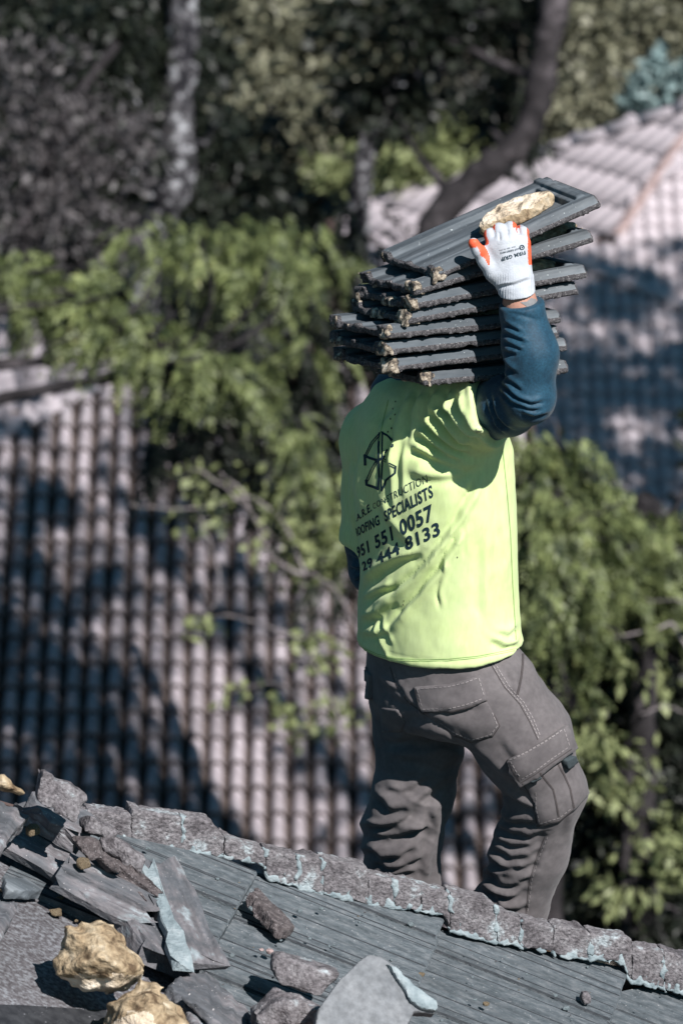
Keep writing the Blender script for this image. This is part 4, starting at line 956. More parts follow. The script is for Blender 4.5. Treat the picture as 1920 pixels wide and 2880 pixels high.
# sleeves of the navy undershirt
def nsl(X, Y, Z):
    m = EL_R * .55 + WR_R * .45 + [.004, 0, 0]
    d = chain(X, Y, Z, [(SH_R + ADIR * .02, .071), (SH_R + (EL_R - SH_R) * .6, .066), (EL_R + [-.004, 0, .002], .0555), (EL_R + [.002, 0, .10], .0565), (m + [.0, 0, .03], .0555), (W(1468, 880, -.295), .047), (W(1466, 830, -.295), .047)], .018)
    return smax(d, half(X, Y, Z, W(1470, 874, -.35), unit((-.12, -.10, 1))), .004)
lo = np.minimum(np.minimum(SH_R, EL_R), WR_R) - .11; hi = np.maximum(np.maximum(SH_R, EL_R), WR_R) + .11
V, F = nets(nsl, lo, hi, 0.0038); V = relax(V, F, 2); N = normals(V, F)
NF = [([(1408, 1075), (1440, 1110), (1490, 1135), (1530, 1128)], 10, .006, 's'), ([(1405, 1100), (1435, 1132), (1480, 1152), (1520, 1150)], 9, .005, 's'), ([(1410, 1040), (1430, 1070), (1470, 1095)], 9, .004, 's'),
      ([(1412, 1010), (1428, 1030), (1450, 1045)], 8, .004, 'f'), ([(1412, 980), (1430, 990), (1452, 995)], 8, .0035, 'f'), ([(1412, 930), (1440, 942), (1480, 960)], 8, .0035, 'f'), ([(1412, 905), (1432, 915), (1465, 930)], 7, .003, 'f'),
      ([(1414, 955), (1440, 968), (1470, 985)], 7, .003, 'f'), ([(1385, 1120), (1400, 1170), (1440, 1200)], 9, .005, 'f'), ([(1370, 1130), (1388, 1190), (1420, 1215)], 8, .004, 'f'), ([(1460, 1160), (1500, 1170), (1540, 1160)], 8, .003, 'f'),
      ([(1414, 884), (1470, 888), (1530, 900)], 4, .002, 'v')]
D = crease(V, N, NF, 1.4) + .0009 * fbm(V[:, 0] * 30, V[:, 1] * 30, V[:, 2] * 30, 3, 2)
build('arm_sleeve', V + N * D[:, None], F, M['navy'], person)
def nsl2(X, Y, Z): return chain(X, Y, Z, [(SH_L, .066), (SLL_END, .064), (EL_L, .056), (WR_L, .046)], .02)
lo = np.minimum(np.minimum(SH_L, EL_L), WR_L) - .11; hi = np.maximum(np.maximum(SH_L, EL_L), WR_L) + .11
V, F = nets(nsl2, lo, hi, 0.005); V = relax(V, F, 2); N = normals(V, F)
D = crease(V, N, [([(985, 1590), (1005, 1600), (1030, 1590)], 8, .006, 'f'), ([(985, 1560), (1005, 1572), (1025, 1570)], 8, .004, 'f'), ([(995, 1630), (1010, 1625), (1030, 1620)], 7, .005, 'f')])
build('arm_sleeve', V + N * D[:, None], F, M['navy'], person)
# left glove, mostly behind the body
def lg(X, Y, Z):
    f_ = unit(WR_L - EL_L); c = WR_L + f_ * .06; d = cap(X, Y, Z, WR_L - f_ * .02, c, .036, .04)
    for k in range(4):
        b = c + np.array([0, 0, .03 - .02 * k]) + f_ * .03; e = b + f_ * .045; d = smin(d, chain(X, Y, Z, [(b, .011), (e, .0105), (e - SIDE * .035, .009)], .006), .012)
    return smin(d, chain(X, Y, Z, [(WR_L + f_ * .03 + [0, 0, .025], .014), (c + [0, 0, .055] + f_ * .02, .012)], .01), .012)
V, F = nets(lg, WR_L - .2, WR_L + .22, 0.0045); build('glove', relax(V, F, 1), F, M['knit'], person)

# trousers
PS = sections([(1790, 1240, .165, .125, 0), (1830, 1246, .183, .140, 0), (1900, 1258, .188, .150, 0), (1970, 1266, .182, .148, 0), (2040, 1272, .15, .125, 0)])
def trousers_sd(X, Y, Z):
    d = torso_sd(X, Y, Z, PS, 2.3); d = smax(smax(d, Z - PS[-1, 0], .02), PS[0, 0] - Z, .05)
    r = chain(X, Y, Z, [(HP_R, .112), (W(1470, 2080, -.075), .108), (KN_R, .086), (W(1492, 2390, -.01), .083), (W(1430, 2560, .035), .084), (AN_R, .078)], .03)
    l = chain(X, Y, Z, [(HP_L, .104), (W(1178, 2090, .075), .096), (KN_L + [0, 0, 0], .088), (W(1134, 2340, .08), .084), (W(1129, 2460, .11), .083), (AN_L, .076)], .03)
    return smin(smin(d, r, .05), smin(d, l, .05), .02)
lo = np.array([W(960, 2700, 0)[0], Y0 - .26, min(AN_L[2], AN_R[2]) - .10]); hi = np.array([W(1720, 2000, 0)[0], Y0 + .30, W(1240, 1775, 0)[2] + .03])
V, F = nets(trousers_sd, lo, hi, 0.0044); V = relax(V, F, 3); N = normals(V, F)
c3 = lambda p: (960 + p[0] * .4974, 1780 + p[1] * .4974)
def L3(*p): return [c3(q) for q in p]
TF = [(L3((275, 190), (300, 280), (370, 380), (470, 460), (600, 540), (720, 680)), 12, .0045, 's'), (L3((700, 640), (600, 560), (480, 520), (330, 520)), 20, .006, 'f'), (L3((720, 690), (560, 640), (400, 660), (250, 660)), 18, .008, 'f'),
      (L3((690, 760), (560, 800), (420, 760), (320, 750)), 16, .005, 'f'), (L3((560, 430), (700, 420), (800, 400)), 14, .004, 'f'),
      (L3((180, 900), (260, 1000), (380, 1010), (500, 920), (560, 840)), 16, .009, 'f'), (L3((150, 1090), (230, 1090), (350, 1060), (420, 1010)), 13, .010, 'f'), (L3((150, 1150), (260, 1170), (400, 1140), (500, 1060)), 13, .009, 'f'),
      (L3((150, 1200), (230, 1270), (330, 1260), (420, 1200)), 13, .009, 'f'), (L3((180, 1290), (260, 1320), (360, 1310), (470, 1250)), 13, .008, 'f'), (L3((200, 1350), (300, 1370), (420, 1340)), 11, .006, 'f'), (L3((520, 1130), (480, 1230), (440, 1330), (470, 1400)), 12, .007, 'f'),
      (L3((240, 880), (330, 900), (420, 860), (500, 820)), 14, .006, 'f'), (L3((540, 900), (510, 1020), (530, 1120)), 12, .006, 'f'),
      (L3((880, 1000), (950, 1060), (1040, 1080), (1100, 1060)), 13, .009, 'f'), (L3((880, 1080), (960, 1120), (1060, 1150), (1150, 1120)), 14, .011, 'f'), (L3((870, 1150), (960, 1200), (1060, 1200), (1140, 1160)), 12, .008, 'f'),
      (L3((860, 1200), (960, 1270), (1060, 1260), (1130, 1210)), 13, .009, 'f'), (L3((830, 1260), (920, 1310), (1020, 1320), (1110, 1280)), 13, .009, 'f'), (L3((810, 1320), (900, 1400), (1000, 1410), (1080, 1370)), 14, .010, 'f'), (L3((780, 1410), (880, 1480), (980, 1480), (1060, 1430)), 13, .008, 'f'),
      (L3((850, 1490), (920, 1560), (1000, 1570), (1050, 1540)), 12, .006, 'f'), (L3((1180, 1130), (1120, 1240), (1080, 1400)), 10, .003, 'f'),
      (L3((930, 900), (1000, 960), (1080, 1000)), 14, .008, 'f'), (L3((700, 650), (820, 720), (930, 830)), 16, .005, 'f'), (L3((900, 170), (960, 260), (990, 340)), 14, .006, 'f'), (L3((870, 190), (930, 290), (1000, 360)), 10, .004, 'f'),
      (L3((1040, 140), (1060, 260), (1010, 360)), 18, .004, 'f'), (L3((230, 300), (300, 360), (420, 420)), 13, .005, 'f'), (L3((210, 250), (260, 300), (330, 330)), 10, .005, 'f'), (L3((220, 580), (300, 600), (420, 590)), 16, .004, 'f'),
      (L3((900, 600), (980, 700), (960, 800)), 18, .004, 'f'), (L3((1250, 900), (1280, 1040), (1250, 1200)), 16, .003, 'f')]
Q = proj(V); D = crease(V, N, TF, .8)
# loose cloth bunching below the knees: ridges that wander round the leg
wx = Q[:, 0] + 26 * vnoise(Q[:, 0] / 70, Q[:, 1] / 60, V[:, 1] * 6, 41); wy = Q[:, 1] + .28 * Q[:, 0] * np.where(Q[:, 0] < 1290, -.35, .55) + 34 * vnoise(Q[:, 0] / 80, Q[:, 1] / 90, V[:, 1] * 5, 43)
rdg = 1 - np.abs(vnoise(wx / 150, wy / 40, V[:, 1] * 3.5, 47)) * 2.4
low = np.clip((Q[:, 1] - 2190) / 110, 0, 1) * np.where(Q[:, 0] < 1290, np.clip((1235 - Q[:, 0]) / 50, .25, 1), np.clip((1520 - .18 * (Q[:, 1] - 2250) - Q[:, 0]) / 40, .12, 1))
D += .0066 * low * rdg + .0036 * low * (1 - np.abs(vnoise(wx / 60, wy / 22, V[:, 1] * 7, 49)) * 2)
D = soften(D, F, 1)
D += .0022 * fbm(V[:, 0] * 12, V[:, 1] * 12, V[:, 2] * 9, 15, 3) + .0010 * fbm(V[:, 0] * 40, V[:, 1] * 40, V[:, 2] * 32, 19, 2)
back = 1 - np.clip((N @ unit(CAM - W(1240, 2200))) * 4 + .5, 0, 1)
D += back * .008 * vnoise(V[:, 0] * 8 + V[:, 2] * 10, V[:, 1] * 8, V[:, 2] * 14, 8)
V = V + N * D[:, None]
TR = build('trousers', V, F, M['trouser'], person); TB = bvh_of(V, F); TR.cycles.shadow_terminator_geometry_offset = 0.25

def patch(name, poly, bv, off, mt, parent, puff=0.0, skirt=True, step=7, wrink=0.0, seed=0, flare=0.0, topcut=None):
    """a sewn-on piece: follows the cloth at a height, edges turned down to it"""
    P = np.array(poly, float); n = len(P); b = dense([tuple(p) for p in P] + [tuple(P[0])], step)[:-1]; nb = len(b)
    x0, y0 = P.min(0); x1, y1 = P.max(0); ins = []
    for x in np.arange(x0 + step / 2, x1, step):
        for y in np.arange(y0 + step / 2, y1, step):
            if inpoly((x, y), poly) and polysd(np.array([x]), np.array([y]), poly)[0] < -step * .4: ins.append((x, y))
    pts = [Vector(p) for p in b + ins]
    r = delaunay_2d_cdt(pts, [], [tuple(range(nb))], 1, 1e-5)
    vs_ = [tuple(v) for v in r[0]]; fs = [tuple(f) for f in r[2]]
    ref = np.median([h[2] for h in (land(bv, x, y, 0) for x, y in vs_) if h] or [13])
    sd = -polysd(np.array([v[0] for v in vs_]), np.array([v[1] for v in vs_]), poly)
    Pt = []
    for (x, y), s in zip(vs_, sd):
        q = land(bv, x, y, 0, ref); h = off + puff * (1 - math.exp(-max(s, 0) / 22)) + wrink * float(vnoise(np.array([x / 26.]), np.array([y / 22.]), np.array([seed + .5]), seed)[0])
        if flare: h += flare * np.clip((y - (y0 + y1) / 2) / (y1 - y0) * 2, 0, 1)
        Pt.append(q[0] + q[1] * h)
    nv = len(Pt); Fo = []
    c = np.mean(Pt, 0)
    for f in fs:
        nn = np.cross(Pt[f[1]] - Pt[f[0]], Pt[f[2]] - Pt[f[0]]); Fo.append(f if nn @ (CAM - c) > 0 else f[::-1])
    if skirt:
        ed = {}
        for f in Fo:
            for i in range(len(f)): ed[(f[i], f[(i + 1) % len(f)])] = 1
        bd = [(a, b_) for a, b_ in ed if (b_, a) not in ed]; low = {}
        for a, b_ in bd:
            for v_ in (a, b_):
                if v_ not in low:
                    x, y = vs_[v_]; q = land(bv, x, y, -.002, ref); low[v_] = len(Pt); Pt.append(q[0])
        Fo += [(b_, a, low[a], low[b_]) for a, b_ in bd]
    return build(name, np.array(Pt), Fo, mt, parent)
def seam(name, poly, bv, off, w_, mt, parent, dash=None):
    pl = dense(poly, 4)
    if dash:
        LV, LF = [], []; k = 0
        while k + dash[0] < len(pl):
            v, f = ribbon(pl[k:k + dash[0] + 1], w_); o = len(LV); LV += v; LF += [tuple(i + o for i in q) for q in f]; k += dash[0] + dash[1]
    else: LV, LF = ribbon(pl, w_)
    return flat_on(name, LV, LF, bv, off, mt, parent)
bag = L3((455, 440), (620, 440), (815, 378), (862, 460), (892, 525), (850, 585), (735, 617), (640, 580), (540, 510))
patch('pocket', bag, TB, .0022, M['trouser'], TR, puff=.003, wrink=.001, seed=3)
patch('pocket_flap', L3((415, 305), (600, 290), (700, 265), (780, 238), (800, 300), (822, 378), (720, 415), (620, 440), (450, 447), (430, 370)), TB, .006, M['trouser'], TR, puff=.002, wrink=.0022, seed=4, flare=.004)
patch('pocket_flap', [(1018, 1876), (1034, 1888), (1045, 1897), (1046, 1932), (1047, 1966), (1026, 1958), (1021, 1915)], TB, .006, M['trouser'], TR, flare=.004, step=5)
patch('pocket', L3((215, 420), (320, 432), (362, 505), (335, 556), (232, 562)), TB, .002, M['trouser'], TR, puff=.001)
patch('cargo_pocket', L3((1022, 845), (1110, 800), (1215, 735), (1300, 700), (1350, 790), (1388, 905), (1310, 995), (1230, 1060), (1110, 1093), (1085, 960), (1050, 890)), TB, .006, M['trouser'], TR, puff=.008, wrink=.002, seed=7)
patch('pocket_flap', L3((940, 715), (1040, 665), (1150, 600), (1255, 525), (1275, 585), (1298, 650), (1180, 730), (1090, 795), (1010, 842), (970, 780)), TB, .0165, M['trouser'], TR, puff=.002, wrink=.0022, seed=9, flare=.008)
patch('fastener_tab', L3((1228, 706), (1275, 688), (1288, 722), (1240, 754)), TB, .0235, M['hook'], TR, step=4)
patch('fastener_tab', L3((1060, 808), (1112, 780), (1116, 792), (1066, 818)), TB, .0225, M['hook'], TR, step=4)
# the pleats of the cargo pocket lie on the pocket, the stitching on the cloth
dg = bpy.context.evaluated_depsgraph_get()
def bvh_objs(objs):
    Vs, Fs = [], []
    for o in objs:
        b_ = ORG[o.name]; k = len(Vs); Vs += [Vector(np.array(v.co) + b_) for v in o.data.vertices]; Fs += [tuple(i + k for i in p.vertices) for p in o.data.polygons]
    return BVHTree.FromPolygons(Vs, Fs)
AB = bvh_objs([TR] + list(TR.children))
for pl in (((1120, 790), (1160, 840), (1195, 885), (1210, 950), (1228, 1050)), ((1218, 735), (1260, 810), (1290, 880), (1300, 930), (1312, 990))):
    seam('pleat', L3(*pl), AB, .0012, 4.5, M['seamdark'], TR)
for pl in ([(425, 318), (600, 304), (700, 280), (772, 254)], [(458, 432), (620, 425), (720, 400), (806, 368)], [(428, 320), (445, 380), (460, 432)], [(775, 256), (790, 310), (808, 366)],
           [(950, 722), (1045, 676), (1155, 612), (1250, 545)], [(1018, 825), (1095, 780), (1180, 715), (1288, 640)], [(955, 725), (985, 780), (1016, 822)], [(1255, 545), (1285, 636)],
           [(560, 510), (645, 568), (735, 604), (842, 574), (880, 524), (850, 450)], [(1098, 900), (1098, 980), (1120, 1078), (1230, 1045), (1305, 985)], [(845, 170), (930, 310), (1015, 400), (1070, 500), (1112, 596)], [(860, 165), (945, 300), (1028, 392), (1084, 490), (1122, 585)],
           [(1165, 1150), (1120, 1260), (1075, 1400), (1050, 1590)], [(300, 230), (330, 320), (400, 410)]):
    seam('stitching', L3(*pl), AB, .0012, 2.4, M['thread'], TR, dash=(2, 1))
for pl in ([(835, 165), (920, 310), (1005, 402), (1060, 500), (1108, 604)], [(1150, 1150), (1105, 1260), (1062, 1400), (1040, 1590)], [(275, 190), (300, 280), (372, 385), (470, 462)]):
    seam('side_seam', L3(*pl), AB, .0008, 2.2, M['seamdark'], TR)
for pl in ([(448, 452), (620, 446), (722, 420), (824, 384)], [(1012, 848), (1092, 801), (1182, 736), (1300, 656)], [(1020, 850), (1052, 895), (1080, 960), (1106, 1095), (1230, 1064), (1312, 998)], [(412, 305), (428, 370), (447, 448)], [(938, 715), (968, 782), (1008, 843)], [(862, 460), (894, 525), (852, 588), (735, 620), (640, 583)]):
    seam('pocket_edge_shade', L3(*pl), AB, .0006, 2.6, M['seamdark'], TR)  # painted shade lines under the flaps and around the pockets
seam('pocket_opening', L3((1024, 100), (1022, 180), (1014, 250), (992, 350)), AB, .0014, 6, M['seamdark'], TR)

# boots on the hidden slope
for sole, an in ((SOLE_L, AN_L), (SOLE_R, AN_R)):
    def boot_sd(X, Y, Z):
        h = sole + [0, 0, .05]; toe = h + FACE * .17
        d = chain(X, Y, Z, [(an + [0, 0, .03], .052), (h + [0, 0, .04], .048), (h + FACE * .08 + [0, 0, .0], .045), (toe, .04)], .03)
        d = smin(d, cap(X, Y, Z, h - FACE * .04 - [0, 0, .005], toe - [0, 0, .01], .04, .042), .02)
        return smax(d, sole[2] + .0 - Z + (X - sole[0]) * gx + (Y - sole[1]) * gy, .004)
    c = (sole + an) / 2
    V, F = nets(boot_sd, c - [.2, .2, .25], c + [.32, .32, .22], .0065); build('boot', relax(V, F, 1), F, M['boot'], person)

# ------------------------------------------------------------------ the stack of tiles on the shoulder
def yF(px): return -0.315 + (px - 1086) / 1220.0 * math.tan(R(19))
TILES = [  # bottom front corners left and right (pixels), label
    ((1231, 790), (1692, 583), 'topmost tile of the carried stack, steeply tilted'), ((1171, 832), (1672, 682), 'second tile from the top of the carried stack'),
    ((1160, 871), (1653, 781), 'third tile from the top of the carried stack'), ((1151, 913), (1627, 828), 'fourth tile from the top of the carried stack'),
    ((1086, 955), (1579, 909), 'fifth tile from the top of the carried stack'), ((1083, 1000), (1572, 951), 'third tile from the bottom of the carried stack'),
    ((1098, 1048), (1596, 987), 'second tile from the bottom of the carried stack'), ((1192, 1086), (1600, 1050), 'bottom tile of the carried stack, resting on the shoulder')]
WD = 0.325
YV = np.array([-0.348, 0.927, -0.137]); STK = []
for k, (fl, fr, lb) in enumerate(TILES):
    A, B = W(*fl, yF(fl[0])), W(*fr, yF(fr[0])); Ln = float(np.linalg.norm(B - A)); ex = (B - A) / Ln
    yv = np.array([-.375, .915, -.098]) if k == 0 else YV; ey = unit(yv - ex * (yv @ ex)); ez = np.cross(ex, ey); seed = 300 + k * 7; rg = np.random.default_rng(seed)
    t = thing('carried_roof_tile', lb, 'roof tile', (A + B) / 2 + ey * WD / 2, 'broken roof tiles stacked on the shoulder')
    back = -0.02 if k < 7 else -0.01
    H = .029
    def tile_sd(X, Y, Z):
        jag = .009 * fbm(Y * 30, Y * 0 + 3.3, Z * 30, seed, 3) + back * Y / WD
        fx = np.maximum(X - Ln, jag - X)
        # cross section over the width: sloped front lip, rails, hollow between
        top = np.full(np.broadcast(X, Y, Z).shape, .015) + 0 * (X + Y + Z)
        rail = np.minimum(H, .011 + np.clip(Y, 0, 1) * 1.05)
        top = np.where((Y < .048), rail, top); top = np.where((Y > .048) & (Y < .056), H - (Y - .048) / .008 * (H - .015), top)
        top = np.where(Y > WD - .05, H * .92, top)
        ridge = np.abs(Y - WD * .52) < .012; top = np.where(ridge, .021, top)
        hx = Ln - X
        top = np.where((hx < .052) & (Y > .03), np.maximum(top, .026), top); top = np.where((hx < .034) & (Y > .045), np.maximum(top, .033), top); top = np.where((hx < .016) & (Y > .02), np.minimum(top, .028), top)
        dz = np.maximum(Z - top, -Z) * .8
        d = np.maximum(np.maximum(fx, np.maximum(-Y, Y - WD)), dz)
        rough = .0016 * fbm(X * 120, Y * 120, Z * 120, seed + 3, 2) * np.clip(1 - Y / .02, .25, 1) * .55
        chip = .0028 * np.clip(fbm(X * 25, Y * 25, Z * 25, seed + 5, 2) - .55, 0, 1) * 2
        return d + rough + chip
    V, F = nets(tile_sd, (-.045 + min(back, 0), -.008, -.008), (Ln + .008, WD + .008, .042), .0038)
    N = normals(V, F); fc = V[F].mean(1); fn = N[F].mean(1)
    me = mesh('slab', V, F); me.materials.append(M['carry']); me.materials.append(M['carrydark'])
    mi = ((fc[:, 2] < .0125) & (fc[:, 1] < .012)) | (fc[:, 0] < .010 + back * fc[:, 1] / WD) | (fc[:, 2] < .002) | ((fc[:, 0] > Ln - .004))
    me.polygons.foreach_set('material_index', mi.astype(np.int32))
    Mx = frame(A, ex, ey, ez); put('slab', me, None, t, Mx); STK.append((A, ex, ey, ez, Ln, t))
    # crust of old mortar on the broken end
    def crust_sd(X, Y, Z):
        n = fbm(X * 75, Y * 75, Z * 75, seed + 11, 3); n2 = fbm(X * 24 + 5, Y * 24, Z * 24, seed + 13, 3)
        reach = .004 + .020 * np.exp(-((Y - .012) / .014)**2) + .014 * n2 + back * Y / WD
        return np.maximum(tile_sd(X, Y, Z) - .0016 - .0030 * n, np.maximum(X - reach, (.50 - n2 - .85 * np.exp(-((Y - .015) / .03)**2) - .45 * np.exp(-((Y - WD + .02) / .025)**2)) * .02))
    v, f = nets(crust_sd, (-.055 + min(back, 0), -.02, -.016), (.085, WD + .02, .048), .0032)
    put('mortar_crust', mesh('mortar_crust', v, f), M['mortar'], t, Mx)
    if k in (1, 2, 4):                                         # foam still sticking to the hollow side
        cx = {1: Ln * .78, 2: Ln * .76, 4: Ln * .45}[k]; rx = {1: .10, 2: .08, 4: .13}[k]
        def f_sd(X, Y, Z): return ell(X, Y, Z, (cx, .105, .022), (rx, .05, .024 if k != 4 else .016)) + .006 * fbm(X * 30, Y * 30, Z * 30, seed + 31, 3)
        v, f = nets(f_sd, (cx - rx - .02, .03, -.01), (cx + rx + .02, .18, .06), .004); put('foam_pad', mesh('foam_pad', v, f), M['foam'], t, Mx)

# lump of foam adhesive on the topmost tile
A, ex, ey, ez, Ln, _ = STK[0]
pq = on_plane(1452, 612, A + ez * .018, ez) - A; cx, cy = float(pq @ ex), float(pq @ ey)
cy = min(cy, .13)
def fo_sd(X, Y, Z):
    u = (X - cx) * .995 + (Y - cy) * .1; v = (Y - cy) * .995 - (X - cx) * .1
    wv = .040 * (1 - (np.abs(u) / .108)**3.2 * .45)
    d = (np.sqrt((u / .103)**2 + (v / np.maximum(wv, .01))**2 + ((Z - .032) / .034)**2) - 1) * .03
    d = d + .004 * fbm(X * 26, Y * 26, Z * 26, 501, 3) + .0016 * fbm(X * 90, Y * 90, Z * 90, 502, 2)
    cutp = (Z - (.052 + (Y - cy) * .25 - u * .02)) + .004 * fbm(X * 60, Y * 60, Z * 0 + 2, 505, 3)
    return smax(smax(d, cutp, .002), .0155 - Z, .002)
V, F = nets(fo_sd, (cx - .13, cy - .075, .008), (cx + .13, cy + .075, .075), .003); N = normals(V, F); fc = V[F].mean(1); fn = N[F].mean(1)
fm = thing('foam_lump', 'long tan foam lump lying on the topmost carried tile', 'foam', A + ex * cx + ey * cy + ez * .016)
top = (fn[:, 2] > .62) & (fc[:, 2] > .036)
for nm, sel, mt in (('foam_crust', ~top, M['foam']), ('torn_face', top, M['foamcut'])):
    f = F[sel]; us, inv = np.unique(f, return_inverse=True); put(nm, mesh(nm, V[us], inv.reshape(f.shape)), mt, fm, frame(A, ex, ey, ez))

# ------------------------------------------------------------------ the gloved right hand
MC = [W(1386, 694, -.272), W(1414, 680, -.276), W(1441, 676, -.272), W(1470, 684, -.264)]
PI = [W(1378, 660, -.256), W(1404, 645, -.256), W(1434, 641, -.250), W(1468, 654, -.242)]
TI = [W(1374, 664, -.205), W(1400, 648, -.200), W(1431, 641, -.192), W(1464, 646, -.186)]
CA = [W(1428, 795, -.285), W(1442, 797, -.288), W(1457, 797, -.288), W(1472, 795, -.284)]
RD_ = [.0135, .0140, .0138, .0130]
def hand_sd(X, Y, Z):
    d = None
    for k in range(4):
        e = chain(X, Y, Z, [(CA[k], .020), (MC[k], .0165)], .01); d = e if d is None else smin(d, e, .022)
    for k in range(4):
        d = smin(d, chain(X, Y, Z, [(MC[k], .0150), (PI[k], RD_[k]), (TI[k], RD_[k] * .86)], .006), .004)
    th = chain(X, Y, Z, [(W(1428, 800, -.287), .022), (W(1388, 768, -.282), .0195), (W(1362, 735, -.283), .0150), (W(1344, 706, -.286), .0130), (W(1331, 684, -.288), .0118)], .008)
    d = smin(d, th, .014)
    c1, c2_ = W(1450, 800, -.291), W(1457, 842, -.298)
    cuf = cap(X, Y, Z, c1, c2_ + (c2_ - c1) * .6, .0385, .0415)
    d = smin(d, cuf, .012)
    return smax(d, half(X, Y, Z, W(1457, 841, -.33), unit((.13, .1, -1))), .003)
lo = W(1310, 880, -.33) - .03; hi = W(1520, 610, -.2) + .03
lo[1], hi[1] = Y0 - .36, Y0 - .17
V, F = nets(hand_sd, lo, hi, .0023); V = relax(V, F, 1); N = normals(V, F)
q = proj(V); D = .0006 * fbm(V[:, 0] * 60, V[:, 1] * 60, V[:, 2] * 60, 4, 2)
D += -.0008 * np.sin(q[:, 0] * .9) * (q[:, 1] > 770) * .6                                   # ribbing of the cuff
D += crease(V, N, [([(1398, 806), (1440, 800), (1492, 780)], 6, .003, 'f'), ([(1402, 815), (1450, 806), (1495, 790)], 5, .0025, 'v'), ([(1408, 745), (1430, 730), (1440, 700)], 10, .0015, 'v'),
                   ([(1406, 674), (1402, 650)], 4, .003, 'v'), ([(1431, 667), (1424, 640)], 4, .003, 'v'), ([(1460, 660), (1455, 640)], 4, .003, 'v')])
V = V + N * D[:, None]
fq = q[F].mean(1); fn = N[F].mean(1); fx, fy = fq[:, 0], fq[:, 1]
thumb = (fx < 1376) & (fy > 672) & (fy < 760) & (fx + (fy - 700) * -.55 < 1366)
tip = np.hypot(fx - 1328, fy - 682) < 16
org = (fn[:, 1] > .30) | ((fy < 668) & (np.abs(fn[:, 0]) > .74)) | ((fx > 1480) & (fn[:, 0] > .66) & (fy < 745)) | ((fx < 1392) & (fn[:, 0] < -.62) & (fy < 735) & (fx > 1362)) \
    | (thumb & ((fn[:, 0] > .18) | tip)) | ((fy < 640) & (fx > 1440) & (fx < 1462))
GL = None
for nm, sel, mt in (('glove', ~org, M['knit']), ('palm_coating', org, M['rubber'])):
    f = F[sel]; us, inv = np.unique(f, return_inverse=True); o = build(nm, V[us], inv.reshape(f.shape), mt, person)
    if GL is None: GL = o
HB = bvh_of(V, F)
def glove_text(s, c, h, ang, bold):
    v, f = text2d(s, bold, 0.3); x0, x1 = min(p[0] for p in v), max(p[0] for p in v); ca, sa = math.cos(R(ang)), math.sin(R(ang)); k = h * 1.38
    out = [(c[0] + ((x - (x0 + x1) / 2) * ca - (-y + .35) * sa) * k, c[1] + ((x - (x0 + x1) / 2) * sa + (-y + .35) * ca) * k) for x, y in v]
    flat_on('lettering', out, f, HB, .0010, M['ink'], GL)
glove_text('FIRM GRIP', (1442, 720), 10.5, 164, .03)
glove_text('CUT RESISTANCE', (1432, 706), 4.6, 166, .015)
glove_text('ANSI / ISEA 105-2016', (1426, 699), 3.4, 166, .0)
vv, ff = ribbon([(1466 + 6.3 * math.cos(a), 696 + 6.3 * math.sin(a)) for a in np.linspace(0, 2 * math.pi, 17)], 2.6); flat_on('emblem', vv, ff, HB, .0010, M['ink'], GL)
glove_text('A1', (1466, 696), 6.0, 166, .03)
# tattoo on the bare wrist
BODY = [o for o in person.children if o.name.startswith('body')][0]
patch('tattoo', [(1462, 850), (1480, 848), (1492, 838), (1506, 842), (1512, 866), (1490, 878), (1480, 862)], bvh_objs([BODY]), .0009, M['tattoo'], BODY, skirt=False, step=4)

# ------------------------------------------------------------------ rubble on the near roof
NR = [0]
def lying(name, label, cat, poly, thick, mt, h=0.0, amp=.004, vox=.006, tilt=(0, 0), group=None, fr=22.0, rnd=.004, groove=None):
    """a flat broken piece lying on the roof slope"""
    NR[0] += 1; P = [st(roofp(x, y, h + thick)) for x, y in poly]; c = np.mean(P, 0)
    V, F = slab([(a - c[0], b - c[1]) for a, b in P], 0, thick, amp, vox, 700 + NR[0] * 5, .0006, max(fr, 60), face=.12, groove=(.010 if name == 'tile_strip' else .005 if name == 'tile_slab' else 0.0) if groove is None else groove)
    if np.dot(np.cross(RD, RC), RN) < 0: F = F[:, ::-1]
    n = unit(RN + RD * tilt[0] + RC * tilt[1]); x = unit(RD - n * (RD @ n)); y = np.cross(n, x) * (1 if np.dot(np.cross(RN, RD), RC) > 0 else -1)
    o = put(name, crisp(mesh(name, V, F)), mt, None, frame(RST(c[0], c[1], h), x, y, n)); return tag(o, label, cat, group)
